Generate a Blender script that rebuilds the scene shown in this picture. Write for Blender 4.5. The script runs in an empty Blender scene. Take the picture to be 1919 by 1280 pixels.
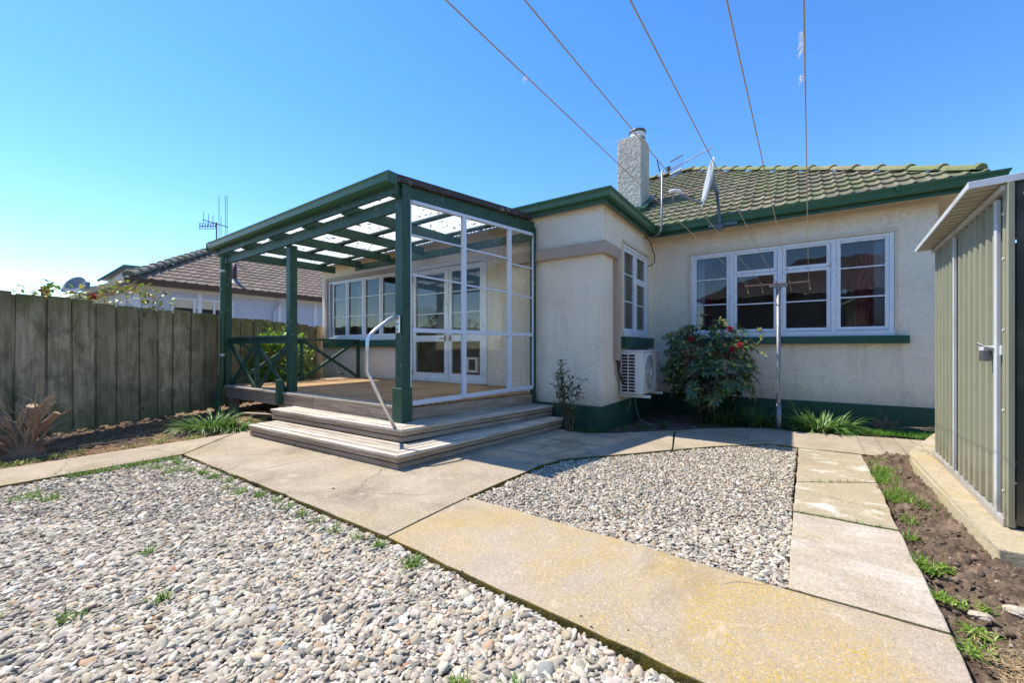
import bpy, bmesh, math, random
import numpy as np
from mathutils import Vector, noise as mn
R = math.radians
random.seed(7); rng = np.random.default_rng(11)
sc = bpy.context.scene; COL = sc.collection
# ------------------------------------------------------------------ camera
PSI = math.atan(.689); CAMH = 1.1
cam = bpy.data.objects.new('camera', bpy.data.cameras.new('camera')); COL.objects.link(cam); sc.camera = cam
cam.location = (0, 0, CAMH); cam.rotation_euler = (R(90), 0, PSI)
cam.data.sensor_width = 36; cam.data.lens = 14.351; cam.data.shift_y = 12/1919; cam.data.clip_end = 2000; cam.data.clip_start = .05
# ------------------------------------------------------------------ light
SUN = Vector((-.60, -.095, 1)).normalized()
w = bpy.data.worlds.new('World'); sc.world = w; w.use_nodes = True
wt = w.node_tree; sky = wt.nodes.new('ShaderNodeTexSky'); sky.sky_type = 'NISHITA'; sky.sun_disc = False
sky.sun_elevation = math.asin(SUN.z); sky.sun_rotation = math.atan2(SUN.x, SUN.y)
sky.air_density = 1.0; sky.dust_density = .05; sky.ozone_density = 3.0; sky.altitude = 0
bg = wt.nodes['Background']; hs = wt.nodes.new('ShaderNodeHueSaturation'); hs.inputs['Saturation'].default_value = 1.27; hs.inputs['Value'].default_value = .95; hs.inputs['Hue'].default_value = .5055; wt.links.new(sky.outputs[0], hs.inputs['Color']); wt.links.new(hs.outputs[0], bg.inputs[0]); bg.inputs[1].default_value = .15
sl = bpy.data.lights.new('sun', 'SUN'); sl.energy = 3.7; sl.angle = R(.5); sl.color = (1, .93, .80)
so = bpy.data.objects.new('sun', sl); COL.objects.link(so); so.rotation_euler = SUN.to_track_quat('Z', 'Y').to_euler(); so.location = (-6, -3, 12)
sc.view_settings.view_transform = 'Standard'; sc.view_settings.look = 'None'; sc.view_settings.exposure = .99; sc.view_settings.gamma = 1
sc.cycles.max_bounces = 10; sc.cycles.transparent_max_bounces = 16; sc.cycles.diffuse_bounces = 4
sc.cycles.use_denoising = True; sc.cycles.caustics_reflective = False; sc.cycles.caustics_refractive = False; sc.cycles.sample_clamp_indirect = 6

# ------------------------------------------------------------------ materials
class N:
    def __init__(s, name):
        s.m = bpy.data.materials.new(name); s.m.use_nodes = True; s.t = s.m.node_tree
        s.p = s.t.nodes['Principled BSDF']; s.out = s.t.nodes['Material Output']
    def n(s, kind, **kw):
        nd = s.t.nodes.new('ShaderNode'+kind)
        for k, v in kw.items():
            if hasattr(nd, k): setattr(nd, k, v)
        return nd
    def l(s, a, b): s.t.links.new(a, b)
    def coord(s, kind='obj', scale=(1, 1, 1)):
        if kind == 'bc': o = s.n('Attribute', attribute_name='bc').outputs['Vector']
        elif kind == 'pos': o = s.n('NewGeometry').outputs['Position']
        else: o = s.n('TexCoord').outputs['Object']
        mp = s.n('Mapping'); mp.inputs['Scale'].default_value = scale; s.l(o, mp.inputs[0]); return mp.outputs[0]
    def noise(s, c, scale, detail=4, rough=.55, dist=0):
        t = s.n('TexNoise'); s.l(c, t.inputs['Vector']); t.inputs['Scale'].default_value = scale
        t.inputs['Detail'].default_value = detail; t.inputs['Roughness'].default_value = rough; t.inputs['Distortion'].default_value = dist
        return t.outputs['Fac']
    def vor(s, c, scale, feat='F1', out='Distance'):
        t = s.n('TexVoronoi', feature=feat); s.l(c, t.inputs['Vector']); t.inputs['Scale'].default_value = scale; return t.outputs[out]
    def ramp(s, fac, stops):
        r = s.n('ValToRGB'); s.l(fac, r.inputs[0]); e = r.color_ramp.elements
        while len(e) < len(stops): e.new(.5)
        for i, (p, c) in enumerate(stops):
            e[i].position = p; e[i].color = (*c, 1) if len(c) == 3 else c
        return r.outputs[0]
    def mask(s, fac, a, b):
        mr = s.n('MapRange'); s.l(fac, mr.inputs[0]); mr.inputs[1].default_value = a; mr.inputs[2].default_value = b; return mr.outputs[0]
    def mix(s, f, a, b, bt='MIX'):
        m = s.n('Mix', data_type='RGBA', blend_type=bt)
        for i, v in ((0, f), (6, a), (7, b)):
            if hasattr(v, 'links'): s.l(v, m.inputs[i])
            elif i == 0: m.inputs[0].default_value = v
            else: m.inputs[i].default_value = (*v, 1)
        return m.outputs[2]
    def mul(s, a, b):
        m = s.n('Math', operation='MULTIPLY')
        for i, v in ((0, a), (1, b)):
            if hasattr(v, 'links'): s.l(v, m.inputs[i])
            else: m.inputs[i].default_value = v
        return m.outputs[0]
    def add(s, a, b):
        m = s.n('Math', operation='ADD')
        for i, v in ((0, a), (1, b)):
            if hasattr(v, 'links'): s.l(v, m.inputs[i])
            else: m.inputs[i].default_value = v
        return m.outputs[0]
    def fin(s, col, rough=.7, bump=None, dist=.01, strength=1, spec=.4, metal=0):
        if hasattr(col, 'links'): s.l(col, s.p.inputs['Base Color'])
        else: s.p.inputs['Base Color'].default_value = (*col, 1)
        if hasattr(rough, 'links'): s.l(rough, s.p.inputs['Roughness'])
        else: s.p.inputs['Roughness'].default_value = rough
        s.p.inputs['Specular IOR Level'].default_value = spec; s.p.inputs['Metallic'].default_value = metal
        if bump is not None:
            b = s.n('Bump'); b.inputs['Distance'].default_value = dist; b.inputs['Strength'].default_value = strength
            s.l(bump, b.inputs['Height']); s.l(b.outputs[0], s.p.inputs['Normal'])
        return s.m
M = {}
def stucco(name, c, c2, sc_=26, dist=.012):
    k = N(name); p = k.coord('pos'); n1 = k.noise(p, sc_, 3, .5, .6); n2 = k.noise(p, 1.3, 5, .6); n3 = k.noise(p, 90, 2)
    n4 = k.noise(k.coord('pos', (6, 6, .5)), 1.5, 5, .65)
    col = k.mix(k.mask(n2, .35, .7), c, c2); col = k.mix(k.mul(k.mask(n4, .54, .74), .38), col, tuple(v*.62 for v in c2))
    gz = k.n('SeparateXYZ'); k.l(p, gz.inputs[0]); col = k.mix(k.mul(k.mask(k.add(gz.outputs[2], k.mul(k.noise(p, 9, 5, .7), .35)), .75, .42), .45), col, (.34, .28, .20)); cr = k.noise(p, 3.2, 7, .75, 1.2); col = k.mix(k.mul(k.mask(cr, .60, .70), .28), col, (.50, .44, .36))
    h = k.add(k.mask(n1, .38, .66), k.mul(n3, .18))
    return k.fin(col, .85, h, dist, 1, .25)
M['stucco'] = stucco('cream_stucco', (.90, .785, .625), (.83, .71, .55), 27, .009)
M['chim'] = stucco('chimney_stucco', (.60, .55, .47), (.46, .43, .37), 15, .022)
def paint(name, c, c2, rough=.5, peel=None, nb=.0012, coord='pos', streak=None):
    k = N(name); p = k.coord(coord); n1 = k.noise(p, 7, 5, .6); n2 = k.noise(p, 60, 3, .6)
    col = k.mix(k.mask(n1, .35, .7), c, c2)
    if peel:
        f = k.mul(k.mask(k.noise(p, 22, 6, .7), .575, .62), k.mask(k.noise(p, 2.2, 2), .44, .56)); col = k.mix(f, col, peel)
    if streak:
        q = k.coord('pos', (9, 9, .8)); col = k.mix(k.mul(k.mask(k.noise(q, 2, 4), .5, .72), .55), col, streak)
    return k.fin(col, rough, k.add(n2, n1), nb, 1, .4)
M['green'] = paint('green_paint', (.018, .078, .050), (.028, .10, .062), .42, (.11, .15, .13))
M['greenw'] = paint('weathered_green_paint', (.014, .062, .042), (.028, .088, .055), .5, (.16, .19, .16), streak=(.06, .08, .03))
M['gutter'] = paint('green_gutter_paint', (.024, .098, .052), (.04, .12, .06), .34, None, .002, streak=(.075, .12, .035))
M['plinth'] = paint('green_plinth_paint', (.014, .066, .040), (.02, .08, .047), .55, (.05, .06, .045))
M['tan'] = paint('tan_trim_paint', (.46, .35, .265), (.40, .31, .235), .6, None, .003)
M['soffit'] = paint('cream_soffit_paint', (.70, .60, .44), (.62, .52, .38), .7)
M['white'] = paint('white_paint', (.76, .78, .80), (.68, .70, .73), .45, (.42, .38, .33), .0015)
M['whites'] = paint('screen_white_paint', (.66, .71, .80), (.60, .65, .74), .4)
M['lav'] = paint('lavender_wall', (.52, .55, .63), (.48, .51, .59), .7)
M['flash'] = paint('dark_brown_flashing', (.035, .024, .022), (.06, .042, .036), .5, (.32, .28, .22), .006)
M['brown'] = paint('brown_gutter', (.06, .035, .028), (.08, .05, .04), .4)
M['maroon'] = paint('maroon_pipe', (.06, .022, .03), (.08, .03, .04), .45)
M['wplast'] = paint('white_plastic', (.72, .71, .67), (.68, .66, .61), .4)
M['cplast'] = paint('cream_plastic', (.68, .60, .44), (.6, .52, .38), .45)
M['dark'] = paint('dark_recess', (.012, .012, .013), (.02, .02, .02), .6)
M['grey'] = paint('grey_plastic', (.22, .23, .25), (.18, .19, .2), .5)
M['dishm'] = paint('dish_grey', (.46, .48, .50), (.40, .42, .44), .45)
M['int'] = paint('interior_wall', (.42, .36, .28), (.40, .34, .26), .9)
M['intd'] = paint('interior_floor', (.12, .07, .04), (.10, .06, .035), .5)
M['mcurt'] = paint('maroon_curtain', (.45, .02, .10), (.36, .015, .08), .8)
M['ncurt'] = paint('net_curtain', (.80, .84, .9), (.72, .78, .85), .9)
M['bcurt'] = paint('beige_curtain', (.50, .46, .38), (.42, .38, .3), .9)
M['brick'] = paint('dull_brown_brick', (.13, .105, .09), (.10, .085, .075), .8)
M['brtin'] = paint('brown_corrugated_roof', (.24, .18, .14), (.18, .135, .11), .5)
M['red'] = paint('terracotta', (.30, .05, .04), (.22, .04, .03), .7)
M['paleroof'] = paint('pale_grey_roof', (.36, .38, .42), (.30, .32, .36), .6)
def metal(name, c, rough, n=8):
    k = N(name); p = k.coord('pos'); n1 = k.noise(p, n, 5, .6); r = k.mask(n1, -.6, 1.8)
    return k.fin(k.mix(k.mask(n1, .3, .7), c, tuple(v*.7 for v in c)), rough, n1, .0008, 1, .5, .85)
M['galv'] = metal('galvanised_steel', (.27, .27, .28), .5)
M['alu'] = metal('aluminium', (.75, .76, .78), .3)
M['rust'] = paint('rusty_steel', (.16, .10, .07), (.24, .15, .10), .8, (.4, .36, .3))
M['steel'] = metal('dark_steel', (.16, .16, .17), .5)
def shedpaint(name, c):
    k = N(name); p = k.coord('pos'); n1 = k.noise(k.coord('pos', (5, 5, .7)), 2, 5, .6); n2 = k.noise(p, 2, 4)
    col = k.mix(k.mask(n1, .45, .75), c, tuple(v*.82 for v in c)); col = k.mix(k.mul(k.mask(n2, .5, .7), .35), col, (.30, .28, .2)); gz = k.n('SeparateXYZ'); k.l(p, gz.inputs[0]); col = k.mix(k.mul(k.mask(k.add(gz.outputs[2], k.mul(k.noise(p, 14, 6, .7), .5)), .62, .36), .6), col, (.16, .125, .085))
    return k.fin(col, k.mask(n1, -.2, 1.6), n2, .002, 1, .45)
M['shed'] = shedpaint('olive_shed_steel', (.30, .30, .205)); M['shedd'] = shedpaint('shaded_olive_steel', (.05, .06, .042))  # second one: shed steel with the end wall's shade put into its colour
M['shedw'] = shedpaint('pale_shed_trim', (.62, .64, .66)); M['shedu'] = shedpaint('pale_roof_underside', (.45, .43, .34))
def wood(name, cs, rough=.75, green=None, bump=.002, sp=1.0, wear=None):
    k = N(name); b = k.coord('bc', (1.6, 28*sp, 28*sp)); b2 = k.coord('bc', (.9, 5, 5)); rn = k.n('Attribute', attribute_name='rnd').outputs['Fac']
    g = k.noise(b, 1.6, 6, .65, .7); g2 = k.noise(b2, 1.5, 5, .6); g3 = k.noise(k.coord('bc', (5, 120, 120)), 1, 3)
    col = k.ramp(g, [(.3, cs[0]), (.5, cs[1]), (.68, cs[2])])
    col = k.mix(k.mul(rn, .45), col, cs[0]); col = k.mix(k.mul(k.mask(g2, .45, .75), .6), col, cs[0] if green is None else green)
    vk = k.vor(k.coord('bc', (2.2, 7, 7)), 1.0); col = k.mix(k.mask(vk, .075, .03), col, tuple(v*.35 for v in cs[0]))
    if wear: col = k.mix(k.mask(k.noise(b2, 2.3, 5, .7), .52, .6), col, wear)
    return k.fin(col, rough, k.add(g, k.mul(g3, .5)), bump, 1, .25)
M['deckold'] = wood('weathered_grey_boards', [(.25, .205, .155), (.56, .49, .405), (.76, .69, .60)], green=(.33, .28, .18), bump=.004)
M['deck'] = wood('golden_decking', [(.24, .14, .065), (.42, .26, .13), (.52, .36, .2)], bump=.002)
M['joist'] = wood('pinkish_grey_timber', [(.22, .155, .105), (.47, .37, .275), (.60, .49, .38)], bump=.005, wear=(.30, .225, .15))
M['offcut'] = wood('rough_timber', [(.2, .14, .09), (.4, .3, .2), (.5, .4, .3)])
def fencem():
    k = N('mossy_grey_fence'); b = k.coord('bc', (1.2, 16, 16)); rn = k.n('Attribute', attribute_name='rnd').outputs['Fac']
    g = k.noise(b, 1.8, 7, .7, .5); blot = k.noise(k.coord('pos', (1, 1, .6)), 5.5, 7, .72, .6); bl2 = k.noise(k.coord('pos', (3, 3, .35)), 3, 6, .7)
    col = k.ramp(g, [(.28, (.26, .20, .11)), (.5, (.50, .41, .265)), (.72, (.68, .58, .41))])
    col = k.mix(k.mul(k.mask(blot, .45, .66), .75), col, (.12, .105, .06)); col = k.mix(k.mul(k.mask(bl2, .52, .70), .5), col, (.13, .15, .05))
    gz = k.n('SeparateXYZ'); k.l(k.coord('pos'), gz.inputs[0])
    top = k.mask(k.add(gz.outputs[2], k.mul(bl2, .9)), 1.75, 2.25); col = k.mix(k.mul(top, .75), col, (.15, .15, .028))
    low = k.mask(k.add(gz.outputs[2], k.mul(blot, -.9)), .12, -.45); col = k.mix(k.mul(low, .6), col, (.12, .16, .055))
    col = k.mix(k.mul(rn, .5), col, (.17, .14, .085))
    kn = k.vor(k.coord('bc', (1.5, 5, 5)), 1.0); col = k.mix(k.mask(kn, .07, .03), col, (.012, .010, .008))
    return k.fin(col, .9, k.add(g, k.mul(blot, .5)), .006, 1, .15)
M['fence'] = fencem()
def conc(name, c, c2, lich=None, la=(.45, .62), ls=2.0, pale=None, pa=(.55, .66), speck=.35):
    k = N(name); p = k.coord('pos'); n1 = k.noise(p, 2.4, 7, .62); n2 = k.noise(p, 55, 4, .65); n3 = k.noise(p, 190, 2)
    col = k.mix(k.mask(n1, .36, .64), c, c2)
    if pale: col = k.mix(k.mul(k.mask(k.noise(k.coord('pos', (1, 2.1, 1)), 2.1, 7, .72, .5), pa[0], pa[1]), .85), col, pale)
    if lich:
        f = k.mul(k.mask(k.noise(p, ls, 7, .7, .3), la[0], la[1]), k.mask(n2, .30, .58)); col = k.mix(f, col, lich)
    col = k.mix(k.mask(n2, .40, .62), k.mix(.42, col, tuple(v*.55 for v in c)), col); col = k.mix(k.mul(k.mask(k.noise(p, 120, 3, .7), .5, .66), .45), col, tuple(min(.8, v*1.45) for v in c))
    st = k.noise(p, .9, 7, .68, .8); col = k.mix(k.mul(k.mask(st, .52, .66), .5), col, tuple(v*.50 for v in c2)); col = k.mix(k.mul(k.mask(k.noise(k.coord('pos', (1, 1, 1)), 5.5, 6, .7, 1), .58, .68), .35), col, tuple(min(.8, v*1.5) for v in c))
    wp = k.n('VectorMath', operation='ADD'); k.l(p, wp.inputs[0]); wn = k.n('TexNoise'); k.l(p, wn.inputs['Vector']); wn.inputs['Scale'].default_value = 3.5; wn.inputs['Detail'].default_value = 6
    ws = k.n('VectorMath', operation='SCALE'); k.l(wn.outputs['Color'], ws.inputs[0]); ws.inputs['Scale'].default_value = .22; k.l(ws.outputs[0], wp.inputs[1])
    ck = k.vor(wp.outputs[0], .75, 'DISTANCE_TO_EDGE'); col = k.mix(k.mul(k.mul(k.mask(ck, .0042, .0012), k.mask(k.noise(p, .8, 3), .46, .56)), .8), col, tuple(v*.3 for v in c2))
    vs = k.vor(p, 75, 'F1', 'Color'); sep = k.n('SeparateColor'); k.l(vs, sep.inputs[0]); vd = k.vor(p, 75)
    sp = k.mul(k.mask(sep.outputs[0], .80, .86), k.mask(vd, .5, .32)); col = k.mix(k.mul(sp, .4), col, (.58, .52, .43))
    sp2 = k.mul(k.mask(sep.outputs[1], .80, .86), k.mask(vd, .5, .32)); col = k.mix(k.mul(sp2, speck*.9), col, (.20, .165, .13))
    col = k.mix(k.mul(k.mask(n3, .52, .66), speck), col, tuple(v*.45 for v in c))
    return k.fin(col, .92, k.add(k.mul(n2, 1), k.add(k.mul(n3, .5), k.mul(n1, 1.2))), .0045, 1, .2)
M['conc'] = conc('beige_exposed_concrete', (.45, .37, .275), (.31, .25, .175), (.36, .28, .11), (.52, .74))
M['concy'] = conc('lichen_yellow_concrete', (.46, .375, .29), (.37, .30, .215), (.46, .31, .06), (.41, .57), .95)
M['concp'] = conc('pale_pink_concrete', (.50, .425, .34), (.40, .33, .25), (.44, .35, .15), (.47, .66), 1.3, (.66, .60, .54), (.46, .68), .45)
M['concw'] = conc('whitish_patchy_concrete', (.42, .345, .245), (.36, .295, .19), (.38, .32, .14), (.52, .75), 1.6, (.82, .78, .72), (.54, .62), .25)
M['concs'] = conc('yellowed_slab_concrete', (.46, .385, .27), (.42, .34, .22), (.48, .36, .11), (.42, .66), 1.7, (.62, .56, .46), (.5, .7), .25)
M['moss'] = conc('mossy_concrete_edge', (.20, .155, .04), (.10, .08, .02), (.26, .19, .02), (.4, .6), 9, None, speck=.7)
M['conce'] = conc('damp_concrete_edge', (.24, .20, .13), (.14, .12, .08), (.25, .22, .05), (.4, .6), 9)
M['concsl'] = conc('yellow_slab_side', (.56, .48, .32), (.50, .42, .29), (.54, .42, .12), (.5, .72), 3)
def soil(name, a, b, c_, sc_=9):
    k = N(name); p = k.coord('pos'); n1 = k.noise(p, sc_, 8, .7); n2 = k.noise(p, 70, 5, .7); n3 = k.noise(p, 1.7, 4)
    col = k.ramp(n1, [(.32, a), (.52, b), (.72, c_)]); col = k.mix(k.mul(k.mask(n2, .58, .66), .5), col, tuple(min(.6, v*2.6) for v in c_))
    col = k.mix(k.mul(k.mask(n3, .5, .65), .4), col, tuple(v*.7 for v in b))
    return k.fin(col, .95, k.add(n1, n2), .012, 1, .15)
M['soil'] = soil('brown_clod_soil', (.055, .036, .025), (.16, .11, .077), (.26, .185, .13))
M['litter'] = soil('dry_litter_soil', (.07, .043, .026), (.21, .13, .075), (.33, .22, .13), 14)
M['ground'] = soil('bare_ground', (.10, .075, .05), (.18, .14, .10), (.25, .2, .14), 3)
M['gravbase'] = soil('grit_under_gravel', (.16, .14, .11), (.32, .29, .24), (.48, .44, .38), 30)
def attrcol(name, rough=.7, spec=.35, varn=.12, trans=0, stripes=0):
    k = N(name); c = k.n('Attribute', attribute_name='col').outputs['Color']; p = k.coord('pos'); n1 = k.noise(p, 130, 3)
    col = k.mix(k.mul(k.mask(n1, .4, .62), varn*2), c, (.16, .14, .11))
    if not trans: return k.fin(col, rough, n1, .0008, 1, spec)
    k.fin(c, rough, None, spec=spec); tr = k.n('BsdfTranslucent'); k.l(c, tr.inputs[0]); mx = k.n('MixShader'); mx.inputs[0].default_value = trans
    k.l(k.p.outputs[0], mx.inputs[1]); k.l(tr.outputs[0], mx.inputs[2]); k.l(mx.outputs[0], k.out.inputs[0]); return k.m
M['pebble'] = attrcol('river_pebbles', .85, .15, .12); M['leaf'] = attrcol('leaf_blades', .42, .45, 0, .28); M['gloss'] = attrcol('glossy_leaves', .30, .5, 0, .12)
M['petal'] = attrcol('petals', .6, .3, 0, .3); M['bark'] = attrcol('bark_wood', .85, .2, .3); M['straw'] = attrcol('dry_straw', .8, .2, 0, .2)
def tile(name, cs, lich=None, moss=None):
    k = N(name); p = k.coord('pos'); n1 = k.noise(p, 5, 6, .65); n2 = k.noise(p, 45, 4, .6); n3 = k.noise(p, 1.5, 5, .6); rn = k.n('Attribute', attribute_name='rnd').outputs['Fac']
    col = k.ramp(n1, [(.33, cs[0]), (.5, cs[1]), (.66, cs[2])]); col = k.mix(k.mul(rn, .55), col, cs[0])
    if moss: col = k.mix(k.mul(k.mask(n3, .40, .60), .8), col, moss)
    if lich: col = k.mix(k.mul(k.mask(k.noise(p, 7.5, 6, .75), .615, .66), .9), col, lich)
    return k.fin(col, .9, k.add(n2, n1), .005, 1, .2)
M['tile'] = tile('mossy_green_tile', [(.085, .075, .055), (.22, .19, .14), (.36, .31, .235)], (.42, .21, .05), (.15, .175, .085))
M['cap'] = tile('lichened_ridge_tile', [(.16, .16, .08), (.27, .25, .14), (.36, .32, .19)], (.48, .24, .05), (.20, .24, .10))
M['tileb'] = tile('brown_concrete_tile', [(.15, .115, .09), (.23, .18, .14), (.30, .235, .185)])
M['capb'] = tile('grey_ridge_tile', [(.12, .11, .10), (.2, .18, .16), (.27, .24, .2)], None, (.14, .15, .08))
def glassm(name, tint, dirt=.0, ior=1.5):
    k = N(name); g = k.n('BsdfGlossy'); g.inputs['Roughness'].default_value = .004; t = k.n('BsdfTransparent'); t.inputs[0].default_value = (*tint, 1)
    f = k.n('Fresnel'); f.inputs[0].default_value = ior; m = k.n('MixShader'); k.l(f.outputs[0], m.inputs[0]); k.l(t.outputs[0], m.inputs[1]); k.l(g.outputs[0], m.inputs[2])
    if dirt:
        n1 = k.noise(k.coord('pos'), 3, 6, .7); d = k.n('BsdfDiffuse'); d.inputs[0].default_value = (.6, .6, .6, 1); m2 = k.n('MixShader')
        k.l(k.mul(k.mask(n1, .45, .8), dirt), m2.inputs[0]); k.l(m.outputs[0], m2.inputs[1]); k.l(d.outputs[0], m2.inputs[2]); m = m2
    b = k.n('Bump'); b.inputs['Distance'].default_value = .0012; k.l(k.noise(k.coord('pos'), 3.0, 2), b.inputs['Height']); k.l(b.outputs[0], g.inputs['Normal'])
    k.l(m.outputs[0], k.out.inputs[0]); return k.m
M['glass'] = glassm('window_glass', (.88, .9, .9), .05, 1.8); M['sglass'] = glassm('screen_glass', (.96, .98, .97), .05, 1.45)
def clear():
    k = N('clear_corrugated_sheet'); p = k.coord('pos'); n1 = k.noise(p, 4, 6, .6); n2 = k.noise(p, 13, 3, .6); c = k.mix(k.mask(n2, .60, .63), (.58, .60, .60), (.05, .035, .02))
    d = k.n('BsdfTranslucent'); k.l(c, d.inputs[0]); df = k.n('BsdfDiffuse'); k.l(c, df.inputs[0]); t = k.n('BsdfTransparent'); k.l(k.mix(k.mask(n2, .67, .70), (.95, .97, .98), (.1, .08, .06)), t.inputs[0])
    m = k.n('MixShader'); m.inputs[0].default_value = .2; k.l(d.outputs[0], m.inputs[1]); k.l(df.outputs[0], m.inputs[2])
    m2 = k.n('MixShader'); m2.inputs[0].default_value = .05; k.l(m.outputs[0], m2.inputs[1]); k.l(t.outputs[0], m2.inputs[2]); k.l(m2.outputs[0], k.out.inputs[0]); return k.m
M['clear'] = clear()

# ------------------------------------------------------------------ mesh builder
class MB:
    def __init__(s): s.v = []; s.f = []; s.bc = []; s.rn = []; s.mi = []; s.col = None; s.st = []
    def _add(s, vs, fs, bc=None, rnd=None, mi=0):
        o = len(s.v); s.st.append((o, len(s.f))); s.v += [tuple(v) for v in vs]; off = random.random()*50
        if bc is None:
            a = np.array([tuple(v) for v in vs]); ext = a.max(0)-a.min(0); ax = int(ext.argmax()); oth = [i for i in range(3) if i != ax]
            bc = [(v[ax]+off, v[oth[0]]+off, v[oth[1]]) for v in vs]
        s.bc += bc; r = random.random() if rnd is None else rnd
        for f in fs: s.f.append(tuple(i+o for i in f)); s.rn.append(r); s.mi.append(mi)
        return s
    def obox(s, c, u, v, w, mi=0):      # centre and three half vectors, u = the long (grain) one
        c, u, v, w = map(Vector, (c, u, v, w)); L = u.length; off = random.random()*50
        vs = []; bc = []
        for a in (-1, 1):
            for b in (-1, 1):
                for d in (-1, 1): vs.append(c+u*a+v*b+w*d); bc.append((a*L+off, b*v.length+off, d*w.length))
        fs = [(0, 1, 3, 2), (4, 6, 7, 5), (0, 4, 5, 1), (2, 3, 7, 6), (0, 2, 6, 4), (1, 5, 7, 3)]
        if u.cross(v).dot(w) < 0: fs = [f[::-1] for f in fs]
        return s._add(vs, fs, bc, mi=mi)
    def box(s, x0, x1, y0, y1, z0, z1, mi=0):
        e = [((x1-x0)/2, (1, 0, 0)), ((y1-y0)/2, (0, 1, 0)), ((z1-z0)/2, (0, 0, 1))]; e.sort(key=lambda t: -abs(t[0]))
        return s.obox(((x0+x1)/2, (y0+y1)/2, (z0+z1)/2), *[Vector(d)*h for h, d in e], mi=mi)
    def bar(s, p, q, wd, ht, up=(0, 0, 1)):     # box from p to q, wd sideways, ht along up
        p, q = Vector(p), Vector(q); d = q-p; sd = d.cross(Vector(up)).normalized(); u2 = sd.cross(d).normalized()
        return s.obox((p+q)/2, d/2, sd*wd/2, u2*ht/2)
    def prism(s, poly, z0, z1, top=0, side=0):
        n = len(poly); a = sum(poly[i][0]*poly[(i+1) % n][1]-poly[(i+1) % n][0]*poly[i][1] for i in range(n))
        if a < 0: poly = poly[::-1]
        vs = [(x, y, z1) for x, y in poly]+[(x, y, z0) for x, y in poly]
        s._add(vs, [tuple(range(n))], mi=top)
        o = len(s.v)-2*n
        for i in range(n):
            j = (i+1) % n; s.f.append((o+n+i, o+n+j, o+j, o+i)); s.rn.append(.5); s.mi.append(side)
        return s
    def tube(s, pts, r, n=8, cap=True, r2=None):
        pts = [Vector(p) for p in pts]; vs = []; bc = []; L = 0; m = len(pts); off = random.random()*20
        prev = None
        for i, p in enumerate(pts):
            d = (pts[min(i+1, m-1)]-pts[max(i-1, 0)]).normalized()
            if prev is None:
                a = Vector((0, 0, 1)) if abs(d.z) < .9 else Vector((1, 0, 0)); x = d.cross(a).normalized()
            else: x = (prev-d*prev.dot(d)).normalized()
            prev = x; y = d.cross(x); rr = r if r2 is None else r+(r2-r)*i/(m-1)
            if i: L += (p-pts[i-1]).length
            for k in range(n):
                t = 2*math.pi*k/n; vs.append(p+(x*math.cos(t)+y*math.sin(t))*rr); bc.append((L+off, t*.05, 0))
        fs = [(i*n+k, i*n+(k+1) % n, (i+1)*n+(k+1) % n, (i+1)*n+k) for i in range(m-1) for k in range(n)]
        if cap: fs += [tuple(range(n))[::-1], tuple((m-1)*n+k for k in range(n))]
        return s._add(vs, fs, bc)
    def lathe(s, c, prof, n=24, axis='z'):
        vs = []
        for (r, h) in prof:
            for k in range(n):
                t = 2*math.pi*k/n; a, b = r*math.cos(t), r*math.sin(t)
                vs.append({'z': (c[0]+a, c[1]+b, c[2]+h), 'x': (c[0]+h, c[1]+a, c[2]+b), 'y': (c[0]+b, c[1]+h, c[2]+a)}[axis])
        fs = [(i*n+k, i*n+(k+1) % n, (i+1)*n+(k+1) % n, (i+1)*n+k) for i in range(len(prof)-1) for k in range(n)]
        return s._add(vs, fs)
    def sweep(s, prof, path, side=1, closed=True):      # prof: (outward, z) points; path: (x, y[, z]) polyline, mitred; side=1: outward is to the right
        P = [Vector((p[0], p[1])) for p in path]; Z = [p[2] if len(p) > 2 else 0 for p in path]; m = len(P); vs = []; bc = []; L = 0
        for i in range(m):
            ds = [(P[j+1]-P[j]).normalized() for j in (i-1, i) if 0 <= j < m-1]
            ns = [Vector((d.y, -d.x))*side for d in ds]; nn = sum(ns, Vector((0, 0)))
            nn = nn/(nn.length_squared/len(ns)) if len(ns) > 1 else nn
            if i: L += (P[i]-P[i-1]).length
            acc = 0
            for k, (o, z) in enumerate(prof):
                q = P[i]+nn*o; vs.append((q.x, q.y, z+Z[i])); bc.append((L, o*1.0+z, z))
        n = len(prof); fs = []
        for i in range(m-1):
            for k in range(n if closed else n-1):
                f = (i*n+k, i*n+(k+1) % n, (i+1)*n+(k+1) % n, (i+1)*n+k); fs.append(f if side == 1 else f[::-1])
        if closed: fs += [tuple(range(n))[::-1], tuple((m-1)*n+k for k in range(n))]
        return s._add(vs, fs, bc)
    def build(s, name, mats, parent=None, bevel=0, smooth=False, kind=None, fixn=False):
        me = bpy.data.meshes.new(name); org = Vector((0, 0, 0)); q = parent
        while q is not None: org += q.location; q = q.parent
        me.from_pydata([tuple(Vector(v)-org) for v in s.v], [], s.f)
        if fixn:
            b = bmesh.new(); b.from_mesh(me); bmesh.ops.recalc_face_normals(b, faces=b.faces); b.to_mesh(me); b.free()
        a = me.attributes.new('bc', 'FLOAT_VECTOR', 'POINT'); a.data.foreach_set('vector', np.array(s.bc, dtype=np.float32).ravel())
        a = me.attributes.new('rnd', 'FLOAT', 'FACE'); a.data.foreach_set('value', np.array(s.rn, dtype=np.float32))
        if s.col is not None:
            a = me.attributes.new('col', 'FLOAT_COLOR', 'FACE'); a.data.foreach_set('color', np.array(s.col, dtype=np.float32).ravel())
        for mt in (mats if isinstance(mats, (list, tuple)) else [mats]): me.materials.append(M[mt])
        me.polygons.foreach_set('material_index', s.mi)
        if smooth: me.polygons.foreach_set('use_smooth', [True]*len(s.f))
        me.update(); o = bpy.data.objects.new(name, me); COL.objects.link(o); o.parent = parent
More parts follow.
